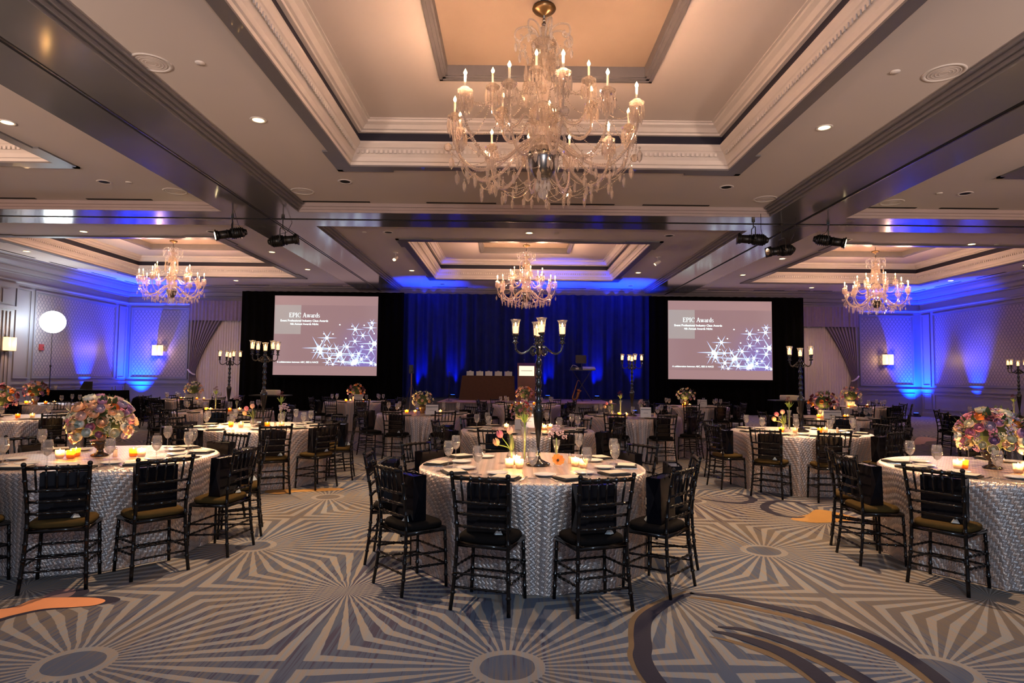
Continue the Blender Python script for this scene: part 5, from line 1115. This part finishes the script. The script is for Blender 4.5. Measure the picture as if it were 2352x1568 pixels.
# sound desk, laptop, cup, balloon light at the left
t = thing('cloth_covered_table', 'black cloth table with laptop against the left wall', 'table', (-13.6, 20.1, 0)); b = B(); b.add([(-1.25, -.45, 0), (1.25, -.45, 0), (1.25, .45, 0), (-1.25, .45, 0), (-1.2, -.4, .97), (1.2, -.4, .97), (1.2, .4, .97), (-1.2, .4, .97)], [(0, 1, 5, 4), (1, 2, 6, 5), (2, 3, 7, 6), (3, 0, 4, 7), (4, 5, 6, 7)]); b.done('cloth', 'cloth_black', t)
t = thing('laptop', 'open dark laptop on the black table at the left wall', 'laptop', (-13.55, 20.0, .972)); b = B(); b.box((-.2, -.13, 0), (.2, .13, .02)); b.done('base', 'laptop_black', t)
b = B(); b.add([(-.20, .10, .02), (.20, .10, .02), (.14, .2, .27), (-.14, .2, .27), (-.2, .12, .02), (.2, .12, .02), (.14, .215, .27), (-.14, .215, .27)], [(0, 1, 2, 3), (4, 7, 6, 5), (0, 4, 5, 1), (1, 5, 6, 2), (2, 6, 7, 3), (3, 7, 4, 0)]); b.done('lid', 'laptop_black', t)
t = thing('paper_cup', 'white paper cup beside the laptop on the black table', 'cup', (-14.3, 19.8, .972)); b = B(); b.lathe_open([(.0001, .002), (.035, 0), (.05, .13), (.053, .135), (.046, .13), (.03, .01)], 14); b.done('cup', 'cup_white', t, True)
b = B(); b.lathe([(.0001, 0), (.3, 0), (.34, .1), (.28, .5), (.22, .72), (.12, .78), (.0001, .78)], 10); tag(b.done('equipment_bag', 'cloth_black', None, True, (-11.9, 20.3, 0)), 'black covered equipment bag right of the black table', 'bag')
t = thing('balloon_light', 'glowing white balloon light on a thin stand at left', 'light', (-16.1, 22, 0)); B().ball((0, 0, 3.29), .385, 32, 20).done('globe', 'balloon', t, True)
b = B(); b.cyl((0, 0, .1), (0, 0, 1.75), .018); b.cyl((0, 0, 1.7), (0, 0, 2.92), .010); b.cyl((0, 0, 1.70), (0, 0, 1.78), .03); b.cyl((-.04, 0, 1.74), (.04, 0, 1.74), .012); b.done('pole', 'fixture_black', t)
for k in range(3): a = 2*PI*k/3+.3; B().tube([(0, 0, .55), (.5*cos(a), .5*sin(a), .0)], .012, 5).done('leg', 'fixture_black', t)
# wall sconces, alarm
def sconce(p, rz, lb):
    t = thing('wall_sconce', lb, 'wall lamp', p, rz); b = B(); b.box((-.05, -.05, -.26), (.05, 0, .26)); b.box((-.24, -.16, -.235), (.24, -.04, -.225)); b.done('bracket', 'bronze', t)
    for s in (-1, 1): b = B(); b.lathe([(.100, -.22), (.106, .0), (.100, .22)], 16, (s*.124, -.15, 0)); b.done('shade', 'sconce', t, True)
    q = Vector(p)+Matrix.Rotation(rz, 3, 'Z')@Vector((0, -.42, 0)); light('POINT', 'sconce_glow', q, 26, (1.0, .55, .25), .08)
sconce((-15.45, YB-.01, 2.54), 0, 'lit double-shade wall sconce on the back wall left of the curtain')
sconce((16.55, YB-.01, 2.46), 0, 'lit double-shade wall sconce on the back wall right of the curtain')
sconce((XL+.125, 20.82, 2.45), PI/2, 'lit wall sconce on the fluted pilaster at the left edge')
t = thing('fire_alarm', 'small red alarm box on the left wall', 'alarm', (XL+.01, 22.55, 2.42), PI/2); b = B(); b.box((-.10, -.05, -.11), (.10, 0, .11)); b.done('box', 'red_plastic', t); B().cyl((.06, -.05, 0), (.06, -.06, 0), .03).done('strobe', 'clear_glass', t)
